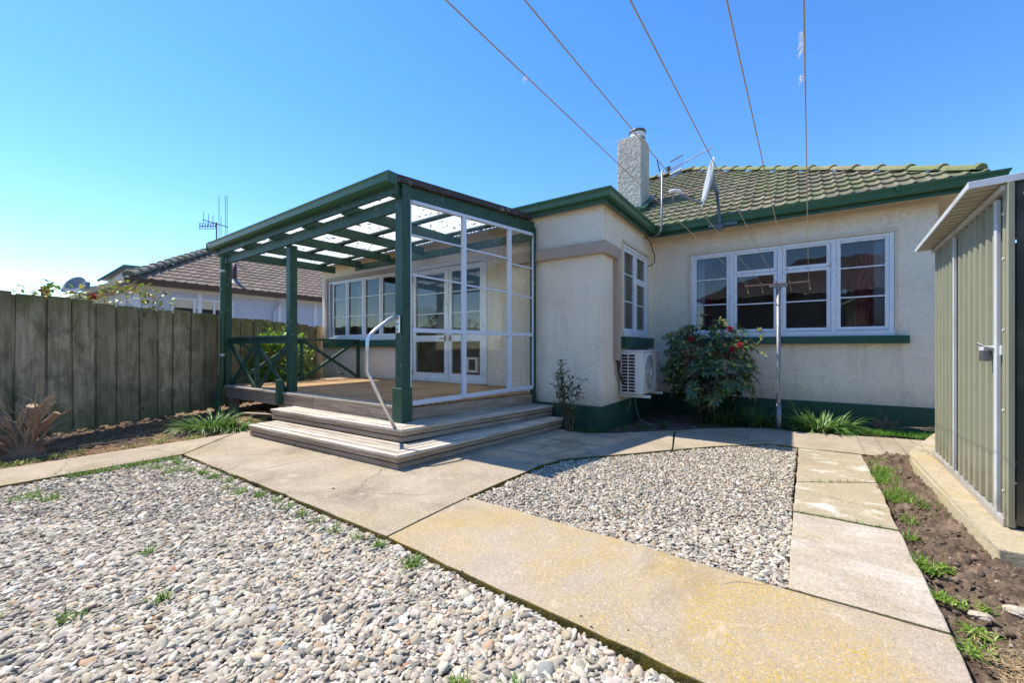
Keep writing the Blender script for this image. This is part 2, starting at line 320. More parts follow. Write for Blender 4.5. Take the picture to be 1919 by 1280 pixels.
        if bevel:
            bm = o.modifiers.new('bevel', 'BEVEL'); bm.width = bevel; bm.segments = 2; bm.limit_method = 'ANGLE'; bm.angle_limit = R(40)
        if kind: o['kind'] = kind
        return o
def each(mb, name, mats, parent=None, **k):      # every primitive of the builder as an object of its own
    out = []; st = mb.st+[(len(mb.v), len(mb.f))]
    for (v0, f0), (v1, f1) in zip(st, st[1:]):
        q = MB(); q.v = mb.v[v0:v1]; q.bc = mb.bc[v0:v1]; q.f = [tuple(i-v0 for i in f) for f in mb.f[f0:f1]]; q.rn = mb.rn[f0:f1]; q.mi = mb.mi[f0:f1]
        if mb.col is not None: q.col = mb.col[f0:f1]
        out.append(q.build(name, mats, parent, **k))
    return out
def tag(o, label, cat, group=None):
    o['label'] = label; o['category'] = cat
    if group: o['group'] = group
    return o
def thing(name, label, cat, loc, group=None):
    o = bpy.data.objects.new(name, None); o.empty_display_size = .2; COL.objects.link(o); o.location = loc; return tag(o, label, cat, group)
def struct(mb, name, mats, **k): return mb.build(name, mats, kind='structure', **k)
def nz(x, y, s=1, o=0): return mn.noise(Vector((x*s, y*s, o)))
def lerp(a, b, t): return tuple(a[i]+(b[i]-a[i])*t for i in range(len(a)))

# ------------------------------------------------------------------ numpy blades, leaves and blobs in one mesh
class Blades:
    """flat tapered leaves or blades: each a strip with a fold, its own colour"""
    def __init__(s): s.v = []; s.f = []; s.c = []
    def blade(s, p, d, L, wd, bend=.5, seg=3, col=(.1, .2, .03), shape='blade', fold=.25, up=None):
        p = Vector(p); d = Vector(d).normalized(); upv = Vector((0, 0, 1)) if up is None else Vector(up)
        sd = d.cross(upv)
        sd = Vector((1, 0, 0)) if sd.length < .05 else sd.normalized()
        o = len(s.v); cur = p.copy(); dd = d.copy(); n = seg+1
        for i in range(n):
            t = i/seg
            wv = wd*{'blade': (1-t**1.6)*.95+.05, 'leaf': math.sin(math.pi*min(1, .08+t*.9))**.75, 'obl': math.sin(math.pi*min(1, .05+t**1.25*.93))**.8}[shape]/2
            nr = sd.cross(dd).normalized()
            s.v += [tuple(cur-sd*wv+nr*wv*fold), tuple(cur), tuple(cur+sd*wv+nr*wv*fold)]
            dd = (dd-Vector((0, 0, 1))*bend/seg).normalized(); cur = cur+dd*L/seg
        for i in range(seg):
            a = o+i*3; s.f += [(a, a+1, a+4, a+3), (a+1, a+2, a+5, a+4)]; s.c += [(*col, 1)]*2
    def blob(s, p, r, h, col, n=5, d=(0, 0, 1)):
        p = Vector(p); d = Vector(d).normalized(); x = d.orthogonal().normalized(); y = d.cross(x); o = len(s.v)
        rings = [(.45, 0), (1, .35), (.7, .75)]
        for rr, hh in rings:
            for k in range(n):
                t = 2*math.pi*k/n; s.v.append(tuple(p+(x*math.cos(t)+y*math.sin(t))*r*rr+d*h*hh))
        s.v.append(tuple(p+d*h)); tp = len(s.v)-1
        for i in range(2):
            for k in range(n): s.f.append((o+i*n+k, o+i*n+(k+1) % n, o+(i+1)*n+(k+1) % n, o+(i+1)*n+k)); s.c.append((*col, 1))
        for k in range(n): s.f.append((o+2*n+k, o+2*n+(k+1) % n, tp)); s.c.append((*col, 1))
    def build(s, name, mat, parent=None, kind=None, smooth=True):
        m = MB(); m.v = s.v; m.f = s.f; m.bc = s.v; m.rn = [0.5]*len(s.f); m.mi = [0]*len(s.f); m.col = s.c
        return m.build(name, mat, parent, smooth=smooth, kind=kind)
def vary(c, a=.25, hue=.0):
    k = 1+random.uniform(-a, a); return (c[0]*k*(1+random.uniform(-hue, hue)), c[1]*k, c[2]*k*(1+random.uniform(-hue, hue)))
def colored(mb, c): mb.col = [(*vary(c, .12), 1) for _ in mb.f]; return mb

# ================================================================== SETTING
D = .45
g = MB(); g._add([(-400, -400, -.13), (400, -400, -.13), (400, 400, -.13), (-400, 400, -.13)], [(0, 1, 2, 3)]); struct(g, 'ground', 'ground')
def rough_poly(pts, amp=.006, step=.12):
    out = []
    n = len(pts)
    for i in range(n):
        a, b = pts[i], pts[(i+1) % n]; L = math.dist(a, b); k = max(1, int(L/step))
        for j in range(k):
            t = j/k; x, y = a[0]+(b[0]-a[0])*t, a[1]+(b[1]-a[1])*t
            q = amp if j else 0; out.append((x+nz(x, y, 5, 3)*q*2+nz(x, y, 17, 3)*q, y+nz(x, y, 5, 9)*q*2+nz(x, y, 17, 5)*q))
    return out
def slab(pts, mats, z1=0, z0=-.12, name='path', amp=.006):
    m = MB(); m.prism(rough_poly(pts, amp), z0, z1, 0, 1); return struct(m, name, mats, bevel=.006)
slab([(-5.93, 2.30), (-5.20, 1.545), (-5.20, -3), (-5.98, -3), (-5.92, .4)], ['conc', 'moss'], .002)
slab([(-6.1, 2.9), (-5.925, 2.31), (-5.19, 1.55), (-3.95, 1.55), (-3.92, 2.9)], ['conc', 'moss'])
slab([(-3.94, 1.55), (-1.95, 1.545), (-1.975, 2.305), (-1.965, 2.69), (-1.95, 3.04), (-1.94, 3.31), (-1.88, 3.58), (-1.67, 3.86), (-1.40, 4.18), (-1.08, 4.60), (-1.3, 5.68), (-1.41, 5.6), (-1.9, 5.05), (-2.2, 4.85), (-3.6, 5.1), (-3.9, 2.9)], ['conc', 'moss'], .003)
slab([(-1.07, 4.61), (-.77, 4.99), (-.44, 5.34), (-.24, 5.53), (-.06, 5.56), (.06, 5.5), (.34, 5.53), (.94, 5.56), (1.5, 5.6), (1.6, 6.86), (1.36, 6.79), (.52, 6.63), (-.02, 6.52), (-.2, 6.63), (-.6, 6.4), (-1.07, 6.0), (-1.28, 5.69)], ['conc', 'moss'])
slab([(-1.942, 1.545), (-.21, 1.46), (.47, 1.44), (.50, 2.24), (-.03, 2.24), (-.6, 2.275), (-1.965, 2.30)], ['concy', 'moss'], .001)
slab([(.44, 1.44), (.6, -.6), (-.1, -.6), (-.20, 1.45)], ['concp', 'moss'], -.002)
slab([(-.02, 2.25), (.50, 2.25), (.525, 3.32), (.0, 3.31)], ['concp', 'conce'], .004)
slab([(.0, 3.33), (.525, 3.34), (.56, 4.40), (.02, 4.05)], ['concw', 'conce'], .006)
slab([(.022, 4.075), (.56, 4.43), (.575, 5.48), (.05, 5.46)], ['concw', 'conce'], .003)
slab([(.84, 3.04), (3.4, 3.0), (3.4, 6.7), (1.36, 6.75), (.93, 5.45), (.86, 4.9)], ['concs', 'concsl'], .10, -.1, 'pavement', .004)
# gravel beds
def pebble_mesh(name, pts, sizes, zs, lod, palette, flat=(.24, .46), lab=None):
    bm = bmesh.new(); bmesh.ops.create_icosphere(bm, subdivisions=lod, radius=1)
    base = np.array([v.co[:] for v in bm.verts]); fc = np.array([[v.index for v in f.verts] for f in bm.faces]); bm.free()
    n = len(pts); ang = rng.uniform(0, 6.283, n); el = rng.uniform(.48, .95, n); fl = rng.uniform(*flat, n)
    tilt = rng.normal(0, .28, (n, 2))
    S = np.stack([sizes, sizes*el, sizes*fl], 1); V = base[None]*S[:, None, :]
    # superellipse-ish lumps
    V *= (1+.16*np.sin(base[None, :, 0]*3+ang[:, None])*np.cos(base[None, :, 1]*2.3+ang[:, None]*2))[:, :, None]
    ca, sa = np.cos(ang), np.sin(ang); x = V[:, :, 0]*ca[:, None]-V[:, :, 1]*sa[:, None]; y = V[:, :, 0]*sa[:, None]+V[:, :, 1]*ca[:, None]
    z = V[:, :, 2]+x*tilt[:, :1]+y*tilt[:, 1:]
    W = np.stack([x+pts[:, :1], y+pts[:, 1:2], z+zs[:, None]], 2).reshape(-1, 3)
    F = (fc[None]+(np.arange(n)*len(base))[:, None, None]).reshape(-1, 3)
    me = bpy.data.meshes.new(name); me.vertices.add(len(W)); me.vertices.foreach_set('co', W.astype(np.float32).ravel())
    me.loops.add(len(F)*3); me.loops.foreach_set('vertex_index', F.astype(np.int32).ravel()); me.polygons.add(len(F))
    me.polygons.foreach_set('loop_start', np.arange(len(F), dtype=np.int32)*3); me.polygons.foreach_set('use_smooth', np.ones(len(F), dtype=bool))
    me.update(calc_edges=True)
    pal = np.array([p[1] for p in palette]); pr = np.array([p[0] for p in palette]); pr = pr/pr.sum(); ci = rng.choice(len(pal), n, p=pr)
    c = pal[ci]*rng.uniform(.78, 1.18, (n, 1))*rng.uniform(.96, 1.04, (n, 3)); c = np.concatenate([np.clip(c, 0, .85), np.ones((n, 1))], 1)
    a = me.attributes.new('col', 'FLOAT_COLOR', 'FACE'); a.data.foreach_set('color', np.repeat(c, len(fc), 0).astype(np.float32).ravel())
    me.materials.append(M['pebble']); return me
def inpoly(P, poly):
    x, y = P[:, 0], P[:, 1]; r = np.zeros(len(P), bool); n = len(poly)
    for i in range(n):
        (x1, y1), (x2, y2) = poly[i], poly[(i+1) % n]
        if y1 == y2: continue
        r ^= ((y1 > y) != (y2 > y)) & (x < (x2-x1)*(y-y1)/(y2-y1)+x1)
    return r
PAL = [(6, (.47, .415, .33)), (5, (.38, .335, .265)), (5, (.57, .515, .42)), (2.5, (.28, .25, .205)), (3.5, (.47, .385, .28)), (1.2, (.46, .33, .21)), (1.8, (.68, .63, .54)), (.12, (.34, .18, .11)), (.8, (.33, .33, .315)), (1.1, (.17, .155, .135))]
def gravel(name, poly, dens, smin, smax, z, label):
    me_all = []
    xs = [p[0] for p in poly]; ys = [p[1] for p in poly]; A = (max(xs)-min(xs))*(max(ys)-min(ys)); n = int(A*dens)
    P = np.stack([rng.uniform(min(xs), max(xs), n), rng.uniform(min(ys), max(ys), n)], 1); P = P[inpoly(P, poly)]
    V = np.array([-math.sin(PSI), math.cos(PSI)]); Rr = np.array([math.cos(PSI), math.sin(PSI)]); dd = P@V; aa = P@Rr
    vis = (dd > .75) & (np.abs(aa) < 1.45*dd+.5); P = P[vis]; dd = dd[vis]
    s = smin*(1+rng.lognormal(-.55, .75, len(P))); s = np.clip(s, smin, smax); zz = z+rng.uniform(-.006, .010, len(P))-s*.15
    near = dd < 2.6; objs = []
    for k, lod in ((near, 2), (~near, 1)):
        if k.sum(): objs.append(pebble_mesh(name, P[k], s[k]/1, zz[k], lod, PAL))
    if len(objs) == 2:      # one object: join the two levels
        bm = bmesh.new(); bm.from_mesh(objs[0]); bm.from_mesh(objs[1]); me = bpy.data.meshes.new(name); bm.to_mesh(me); bm.free()
        me.materials.append(M['pebble']); me.polygons.foreach_set('use_smooth', [True]*len(me.polygons))
    else: me = objs[0]
    o = bpy.data.objects.new(name, me); COL.objects.link(o); o['kind'] = 'stuff'; o['label'] = label; o['category'] = 'gravel'; print(name, len(P)); return o
gl = [(-5.19, 1.53), (-5.19, -3), (-.1, -3), (-.12, -.6), (-.22, 1.43), (-1.9, 1.525), (-5.19, 1.53)]
b = MB(); b.prism(gl[:-1], -.12, -.036); struct(b, 'gravel_bed', 'gravbase')
gravel('gravel', gl[:-1], 8800, .0085, .034, -.024, 'pale grey and buff river pebbles filling the large bed in the foreground')
gr = [(-1.95, 2.32), (-1.93, 3.03), (-1.92, 3.30), (-1.86, 3.56), (-1.65, 3.84), (-1.38, 4.17), (-1.06, 4.58), (-.76, 4.97), (-.44, 5.32), (-.24, 5.50), (.03, 5.48), (.0, 4.05), (-.02, 2.27), (-.6, 2.29)]
b = MB(); b.prism(gr, -.12, -.034); struct(b, 'gravel_bed', 'gravbase')
gravel('gravel', gr, 8000, .0080, .020, -.018, 'small grey shingle filling the curved bed between the concrete paths')
n_ = 12; t_ = rng.uniform(0, 1, n_); Pk = np.stack([-5.1+t_*4.8, 1.55-.09*t_+.02+rng.exponential(.07, n_)], 1); P2 = np.array(gr)[rng.integers(0, 10, 14)]+rng.normal(0, .05, (14, 2)); Pk = np.concatenate([Pk, P2])
me = pebble_mesh('gravel', Pk, np.clip(.005*(1+rng.lognormal(-.5, .7, len(Pk))), .005, .018), np.full(len(Pk), .006), 1, PAL)
o = bpy.data.objects.new('gravel', me); COL.objects.link(o); o['kind'] = 'stuff'; o['label'] = 'few loose pebbles kicked onto the concrete path edges'; o['category'] = 'gravel'
# soil beds
def soilbed(name, x0, x1, y0, y1, z, amp, res, mat, keep, f=1.0):
    m = MB(); nx, ny = int((x1-x0)/res), int((y1-y0)/res); vs = []
    for j in range(ny+1):
        for i in range(nx+1):
            x = x0+(x1-x0)*i/nx; y = y0+(y1-y0)*j/ny
            h = amp*(max(0, nz(x, y, 11*f, 1))*1.3+max(0, nz(x, y, 26*f, 2))*1.3+nz(x, y, 60*f, 3)*.30+nz(x, y, 2, 4)*.5); vs.append((x, y, z+h+(.052*max(0, min(1, (x-.60)/.2)) if mat == 'soil' and x0 > 0 else 0)))
    fs = []
    for j in range(ny):
        for i in range(nx):
            cx, cy = x0+(x1-x0)*(i+.5)/nx, y0+(y1-y0)*(j+.5)/ny
            if keep(cx, cy): a = j*(nx+1)+i; fs.append((a, a+1, a+nx+2, a+nx+1))
    m._add(vs, fs); return struct(m, name, mat, smooth=True)
soilbed('soil_bed', .42, 1.7, 1.15, 5.6, -.040, .036, .0115, 'soil', lambda x, y: x > .47+max(0, y-2)*.03, 1.1)
soilbed('soil_bed', -10.4, -5.9, -3, 5.6, -.035, .025, .035, 'litter', lambda x, y: True)
soilbed('soil_bed', -3.3, 3.2, 4.6, 7.5, -.05, .03, .035, 'soil', lambda x, y: y > 4.7 and not (x > 1.0 and y < 6.5))
n_ = 5200; P_ = np.stack([rng.uniform(.47, 1.6, n_), rng.uniform(1.2, 5.5, n_)], 1); P_ = P_[(P_[:, 0] > .49+(P_[:, 1]-2).clip(0)*.03) & ((P_[:, 0] < .83) | (P_[:, 1] < 3.0))]
sz = np.clip(.004*(1+rng.lognormal(-.2, .8, len(P_))), .004, .024); me = pebble_mesh('soil_clods', P_, sz, -.03+.052*np.clip((P_[:, 0]-.6)/.2, 0, 1)+sz*.3, 1, [(5, (.15, .105, .075)), (4, (.23, .165, .12)), (2, (.08, .055, .04)), (.25, (.5, .44, .36))], (.55, .9))
o = bpy.data.objects.new('soil_clods', me); COL.objects.link(o); o['kind'] = 'stuff'; o['label'] = 'crumbly brown soil clods in the bed between slabs and shed'; o['category'] = 'soil'
# straw patch at the bottom right
s_ = Blades()
for i in range(4200):
    x, y = random.gauss(.80, .17), random.gauss(1.95, .15)
    if x < .55: continue
    a = random.uniform(0, 6.28); s_.blade((x, y, .02+random.uniform(0, .02)), (math.cos(a), math.sin(a), random.uniform(-.05, .25)), random.uniform(.015, .05), .0030, .0, 1, vary((.50, .37, .19), .35))
o = s_.build('straw_mulch', 'straw', kind='stuff'); o['label'] = 'dry yellow straw mulch scattered on the soil at the lower right'; o['category'] = 'straw'

# ================================================================== THE HOUSE
house = thing('house', 'cream stucco bungalow with green gutters and mossy tiled roof beyond the gravel', 'house', (-3, 7.5, 0))
def wallA(m, y, x0, x1, z0, z1, holes, t=.22, dirn=1):     # wall facing -Y with its face at y
    xs = sorted({x0, x1, *[h[0] for h in holes], *[h[1] for h in holes]}); zs = sorted({z0, z1, *[h[2] for h in holes], *[h[3] for h in holes]})
    def solid(i, j): 
        cx, cz = (xs[i]+xs[i+1])/2, (zs[j]+zs[j+1])/2; return not any(h[0] < cx < h[1] and h[2] < cz < h[3] for h in holes)
    for i in range(len(xs)-1):
        for j in range(len(zs)-1):
            if not solid(i, j): continue
            X0, X1, Z0, Z1 = xs[i], xs[i+1], zs[j], zs[j+1]
            m._add([(X0, y, Z0), (X1, y, Z0), (X1, y, Z1), (X0, y, Z1)], [(0, 1, 2, 3)]); m._add([(X0, y+t, Z0), (X1, y+t, Z0), (X1, y+t, Z1), (X0, y+t, Z1)], [(3, 2, 1, 0)])
    for h in holes:
        a, b_, c, d = h; m._add([(a, y, c), (b_, y, c), (b_, y+t, c), (a, y+t, c)], [(0, 1, 2, 3)]); m._add([(a, y, d), (b_, y, d), (b_, y+t, d), (a, y+t, d)], [(3, 2, 1, 0)])
        m._add([(a, y, c), (a, y, d), (a, y+t, d), (a, y+t, c)], [(3, 2, 1, 0)]); m._add([(b_, y, c), (b_, y, d), (b_, y+t, d), (b_, y+t, c)], [(0, 1, 2, 3)])
def wallB(m, x, y0, y1, z0, z1, holes, t=.22):              # wall facing +X with its face at x
    k = MB(); wallA(k, 0, y0, y1, z0, z1, holes, t)
    o = len(m.v); m.v += [(x-v[1], v[0], v[2]) for v in k.v]; m.bc += k.bc; m.rn += k.rn; m.mi += k.mi; m.f += [tuple(i+o for i in f) for f in k.f]
WZ0, WZ1 = 1.30, 2.68; YR = 5.6; XL = -9.5; XC = -2.11; YW = 5.18; YM = 7.5; XE = 1.55; XWL = -3.57
hw = MB()
wallA(hw, YM, XC-.1, XE, .30, 3.06, [(-1.44, 1.13, WZ0, WZ1)])
wallB(hw, XC, YW+.22, YM, .30, 3.06, [(5.98, 7.22, WZ0, WZ1)])
wallA(hw, YW, XWL, XC, .30, 3.06, [])
wallA(hw, YR, XL, XWL, .0, 3.06, [(-9.22, -6.66, WZ0, WZ1), (-6.34, -4.38, .47, 2.70)])
hw._add([(XWL, YW, 0), (XWL, YR, 0), (XWL, YR, 3.06), (XWL, YW, 3.06)], [(0, 3, 2, 1)])
hw._add([(XL, YR, 0), (XL, 12, 0), (XL, 12, 3.06), (XL, YR, 3.06)], [(0, 3, 2, 1)])
hw._add([(XE, YM, 0), (XE, 15, 0), (XE, 15, 3.06), (XE, YM, 3.06)], [(0, 1, 2, 3)])
hw._add([(XL, 15, 0), (XE, 15, 0), (XE, 15, 3.06), (XL, 15, 3.06)], [(3, 2, 1, 0)])
hw._add([(XC-.01, YW, .3), (XC, YW, .3), (XC, YW+.22, .3), (XC, YW+.22, 3.06), (XC, YW, 3.06)], [(1, 2, 3, 4)])
hw.build('wall', 'stucco', house)
pl = MB(); pl.sweep([(.025, -.1), (.025, .300), (.012, .312), (-.05, .312), (-.05, -.1)], [(XWL, YW), (XC, YW), (XC, YM), (XE+.1, YM)]); pl.build('plinth', 'plinth', house, bevel=.004)
bd = MB(); bd.sweep([(0, 2.365), (.075, 2.365), (.075, 2.525), (0, 2.53)], [(XWL, YW), (XC, YW), (XC, 5.72)]); bd.build('band_moulding', 'tan', house, bevel=.006)
# eaves
EA = [(XL-.5, 5.18), (XC+.06, 5.18)]; ev = MB()
E0 = [(-9.9, 5.10), (-2.03, 5.10), (-2.03, 7.22), (1.94, 7.22)]
sf = MB(); sf._add([(-9.9, 5.09, 3.045), (-2.02, 5.09, 3.045), (-2.02, 7.21, 3.045), (-9.9, 7.21, 3.045)], [(0, 3, 2, 1)]); sf._add([(-9.9, 7.21, 3.045), (1.95, 7.21, 3.045), (1.95, 15.4, 3.045), (-9.9, 15.4, 3.045)], [(0, 3, 2, 1)])
sf.sweep([(.0, 3.00), (.035, 3.00), (.035, 3.043), (0, 3.043)], [(XWL, YW), (XC, YW), (XC, YM), (XE, YM)]); sf.build('soffit', 'soffit', house, fixn=False)
fa = MB(); fa.sweep([(0, 3.0), (.022, 3.0), (.022, 3.13), (0, 3.13)], E0+[(1.94, 15)]); fa.build('fascia', 'green', house)
gprof = [(.024, 3.05), (.085, 3.05), (.10, 3.065), (.107, 3.12), (.125, 3.155), (.125, 3.17), (.118, 3.17), (.10, 3.14), (.085, 3.065), (.024, 3.06)]
gu = MB(); gu.sweep(gprof, E0+[(1.94, 15)]); gu.build('gutter', 'gutter', house, smooth=False)
# little straps on the gutter
gs = MB()
for x in (-3.0, -1.1, 0.0, 1.1): 
    y = 5.10 if x < -2.03 else 7.22; gs.box(x-.012, x+.012, y-.129, y-.104, 3.115, 3.174)
each(gs, 'gutter_strap', 'gutter', house)
# flat roof over the front part, tiled roof behind
fr = MB(); fr._add([(-9.9, 5.09, 3.12), (-2.02, 5.09, 3.12), (-2.02, 7.4, 3.15), (-9.9, 7.4, 3.15)], [(0, 1, 2, 3)]); fr.build('flat_roof', 'paleroof', house)
PT = .607
def tiled(O, U, Vp, L, T, pitch, clip, course=.285, per=.30, roll=.034, nose=.032):
    """courses of rolled tiles: O eave point, U along the eave, Vp horizontal up-slope"""
    m = MB(); O, U, Vp = Vector(O), Vector(U), Vector(Vp); zv = Vector((0, 0, 1)); nrm = (zv-Vp*pitch).normalized()
    prof = [(0, 0), (.10, -.25), (.35, -.32), (.62, -.2), (.70, .35), (.78, .9), (.86, 1), (.94, .75)]
    nt = int(T/course)
    for k in range(nt+1):
        t0, t1 = k*course, (k+1)*course+.03; jit = random.uniform(-.004, .004)
        nu = int(L/per)
        for c in range(nu+1):
            u0 = c*per
            if not clip(u0+per*.5, t0+course*.4): continue
            j2 = random.uniform(-.005, .005); col = []
            for (a, h) in prof+[(1.0, 0)]:
                u = u0+a*per
                lo = O+U*u+Vp*(t0+jit+j2)+zv*pitch*(t0+jit+j2)+nrm*(h*roll+nose); hi = O+U*u+Vp*t1+zv*pitch*t1+nrm*(h*roll+.002); bt = lo-nrm*(nose+.012)
                col += [bt, lo, hi]
            fs = []
            for i in range(len(prof)): a = i*3; fs += [(a, a+3, a+4, a+1), (a+1, a+4, a+5, a+2)]
            m._add(col, fs)
    return m
def caps(m, p, q, n, r=.10, w0=.105):
    p, q = Vector(p), Vector(q); d = (q-p)/n; dn = d.normalized(); sd = dn.cross(Vector((0, 0, 1))).normalized(); up = sd.cross(dn).normalized()
    if up.z < 0: up = -up
    for i in range(n):
        a = p+d*i-dn*.02; b_ = p+d*(i+1)+dn*.03; vs = []; K = 7
        for (c, rr, lift) in ((a, r*1.12, .012), (a+dn*.04, r*1.14, .016), (a+dn*.06, r*1.0, .004), (b_, r*.96, -.004)):
            for k in range(K):
                t = math.pi*(k/(K-1)); vs.append(c+sd*math.cos(t)*rr*1.25+up*(math.sin(t)*rr+lift+random.uniform(-.002, .002)))
        fs = [(j*K+k, j*K+k+1, (j+1)*K+k+1, (j+1)*K+k) for j in range(3) for k in range(K-1)]+[tuple(range(K))]
        m._add(vs, fs)
RO = (-6.0, 7.14, 3.16); T_ = 4.03
def clipm(u, t):
    x = -6.0+u; return x < 1.92-t+.10 and x > -7.4+t
tm = tiled(RO, (1, 0, 0), (0, 1, 0), 8.2, T_, PT, clipm, .225, .152, .0135, .034); tm._add([(-3.3, 7.14, 3.15), (1.94, 7.14, 3.15), (1.94-T_, 7.14+T_, 3.15+PT*T_), (-3.3, 7.14+T_, 3.15+PT*T_)], [(0, 1, 2, 3)])
roof = tm.build('roof', 'tile', house, smooth=False)
rb = MB(); rb._add([(1.94, 7.14, 3.15), (1.94, 15.4, 3.15), (1.94-T_, 7.14+T_, 3.15+PT*T_)], [(0, 1, 2)]); rb._add([(-3.3, 7.14+T_, 3.15+PT*T_), (1.94-T_, 7.14+T_, 3.15+PT*T_), (1.94, 15.4, 3.15), (-5, 15.4, 3.15)], [(0, 1, 2, 3)]); rb.build('rear_slope', 'tile', roof)
cp = MB(); caps(cp, (1.84, 7.24, 3.235), (1.94-T_, 7.14+T_, 3.19+PT*T_), 15, .068); caps(cp, (1.94-T_, 7.14+T_, 3.19+PT*T_), (-3.3, 7.14+T_, 3.19+PT*T_), 4, .075); cp.build('ridge_capping', 'cap', roof, fixn=False)
# chimney
ch = MB(); cx0, cx1, cy0, cy1 = -3.02, -2.52, 8.25, 8.81
ch.prism([(cx0, cy0), (cx1, cy0), (cx1, cy1), (cx0, cy1)], 3.0, 5.36); ch.prism([(cx0+.01, cy0+.01), (cx1-.01, cy0+.01), (cx1-.01, cy1-.01), (cx0+.01, cy1-.01)], 5.362, 5.44)
chim = ch.build('chimney', 'chim', roof, bevel=.018)
fl = MB(); fl.obox((cx1+.06, 8.5, 3.9+.2), (0, .40, .243), (.07, 0, 0), (0, -.01, .016)); fl.box(cx0-.03, cx1+.12, cy0-.11, cy0-.003, 3.80, 3.93); fl.build('flashing', 'green', chim)
pt = MB(); pt.lathe((-2.66, 8.45, 5.44), [(.15, 0), (.15, .10), (.13, .10), (.13, .0)], 24); pt.build('flue_pot', 'wplast', chim, smooth=False)
pt = MB(); pt.lathe((-2.66, 8.45, 5.55), [(0, .05), (.16, .045), (.17, .02), (.17, 0), (.14, 0)], 24); pt.build('flue_cap', 'steel', chim, smooth=True)
# ---- windows (generic): sashes given in the wall's own coordinate; A walls run along X, B walls along Y
def window(name, orient, face, u0, u1, z0, z1, sashes, parent, mull, lab=None, hood=True, frame_mat='white', fw=.05):
    """orient A: facing -Y at y=face; orient B: facing +X at x=face"""
    def bx(m, a, b_, d0, d1, c, e):
        if orient == 'A': m.box(a, b_, face+d0, face+d1, c, e)
        else: m.box(face-d1, face-d0, a, b_, c, e)
    f = MB()
    for a, b_, c, e in ((u0+.002, u0+fw, z0+.002, z1-.002), (u1-fw, u1-.002, z0+.002, z1-.002)): bx(f, a, b_, .0-.012, .10, c, e)
    bx(f, u0+fw, u1-fw, -.010, .10, z1-.05, z1-.002); bx(f, u0-.0, u1, -.035, .10, z0-.03, z0+.045)
    for a, b_ in mull: bx(f, a, b_, -.009, .10, z0+.045, z1-.05)
    fo = f.build(name, frame_mat, parent, bevel=.004)
    if lab: fo['label'] = lab
    for sa in sashes:
        a, b_, c, e, bars = sa; st = .048
        s2 = MB(); bx(s2, a-st, a, .004, .055, c-st, e+st); bx(s2, b_, b_+st, .004, .055, c-st, e+st); bx(s2, a, b_, .005, .055, e, e+st); bx(s2, a, b_, .005, .055, c-st, c)
        so_ = s2.build('sash', frame_mat, fo, bevel=.003)
        if bars:
            s3 = MB()
            for z in bars: bx(s3, a, b_, .012, .045, z-.009, z+.009)
            each(s3, 'glazing_bar', frame_mat, fo)
        s4 = MB()
        if orient == 'A': s4._add([(a, face+.030, c), (b_, face+.030, c), (b_, face+.030, e), (a, face+.030, e)], [(0, 1, 2, 3)])
        else: s4._add([(face-.030, a, c), (face-.030, b_, c), (face-.030, b_, e), (face-.030, a, e)], [(0, 1, 2, 3)])
        s4.build('pane', 'glass', fo)
    if hood:
        h = MB(); bx(h, u0-.03, u1+.03, -.035, -.0, z1, z1+.045); bx(h, u0-.03, u0, -.02, 0, z0+.05, z1); bx(h, u1, u1+.03, -.02, 0, z0+.05, z1); h.build('surround', 'soffit', fo, bevel=.003)
    return fo
zb = (1.82, 2.24)
wm = window('window', 'A', YM, -1.44, 1.13, WZ0, WZ1, [(-1.355, -.90, 1.40, 2.60, zb), (-.75, -.25, 2.34, 2.60, ()), (-.75, -.25, 1.40, 2.24, (1.80,)), (-.09, .40, 2.34, 2.60, ()), (-.09, .40, 1.40, 2.24, (1.80,)), (.56, 1.035, 1.40, 2.60, zb)], house, [(-.85, -.80), (-.20, -.14), (.45, .51)])
sl_ = MB(); sl_.box(-1.55, 1.27, YM-.09, YM+.02, 1.16, 1.268); sl_.build('sill', 'green', wm, bevel=.008)
wb = window('window', 'B', XC, 5.98, 7.22, WZ0, WZ1, [(6.08, 6.52, 1.40, 2.58, zb), (6.68, 7.12, 2.24, 2.58, ()), (6.68, 7.12, 1.40, 2.14, (1.80,))], house, [(6.57, 6.63)])
sl_ = MB(); sl_.box(XC-.02, XC+.09, 5.90, 7.36, 1.10, 1.268); sl_.build('sill', 'green', wb, bevel=.008)
wl = window('window', 'A', YR, -9.22, -6.66, WZ0, WZ1, [(-9.02, -8.55, 1.40, 2.60, zb), (-8.43, -7.94, 1.40, 2.60, zb), (-7.80, -7.33, 1.40, 2.60, zb), (-7.21, -6.78, 1.40, 2.60, zb)], house, [(-8.50, -8.48), (-7.89, -7.85), (-7.28, -7.26)], hood=False)
h = MB(); h.box(-9.32, -6.56, YR-.045, YR-.002, 2.68, 2.76); h.box(-9.32, -9.222, YR-.045, YR-.002, 1.27, 2.68); h.box(-6.658, -6.40, YR-.045, YR-.002, .47, 2.68); h.build('surround', 'tan', wl, bevel=.005)
sl_ = MB(); sl_.box(-9.32, -6.42, YR-.10, YR+.01, 1.12, 1.268); sl_.build('sill', 'green', wl, bevel=.008)
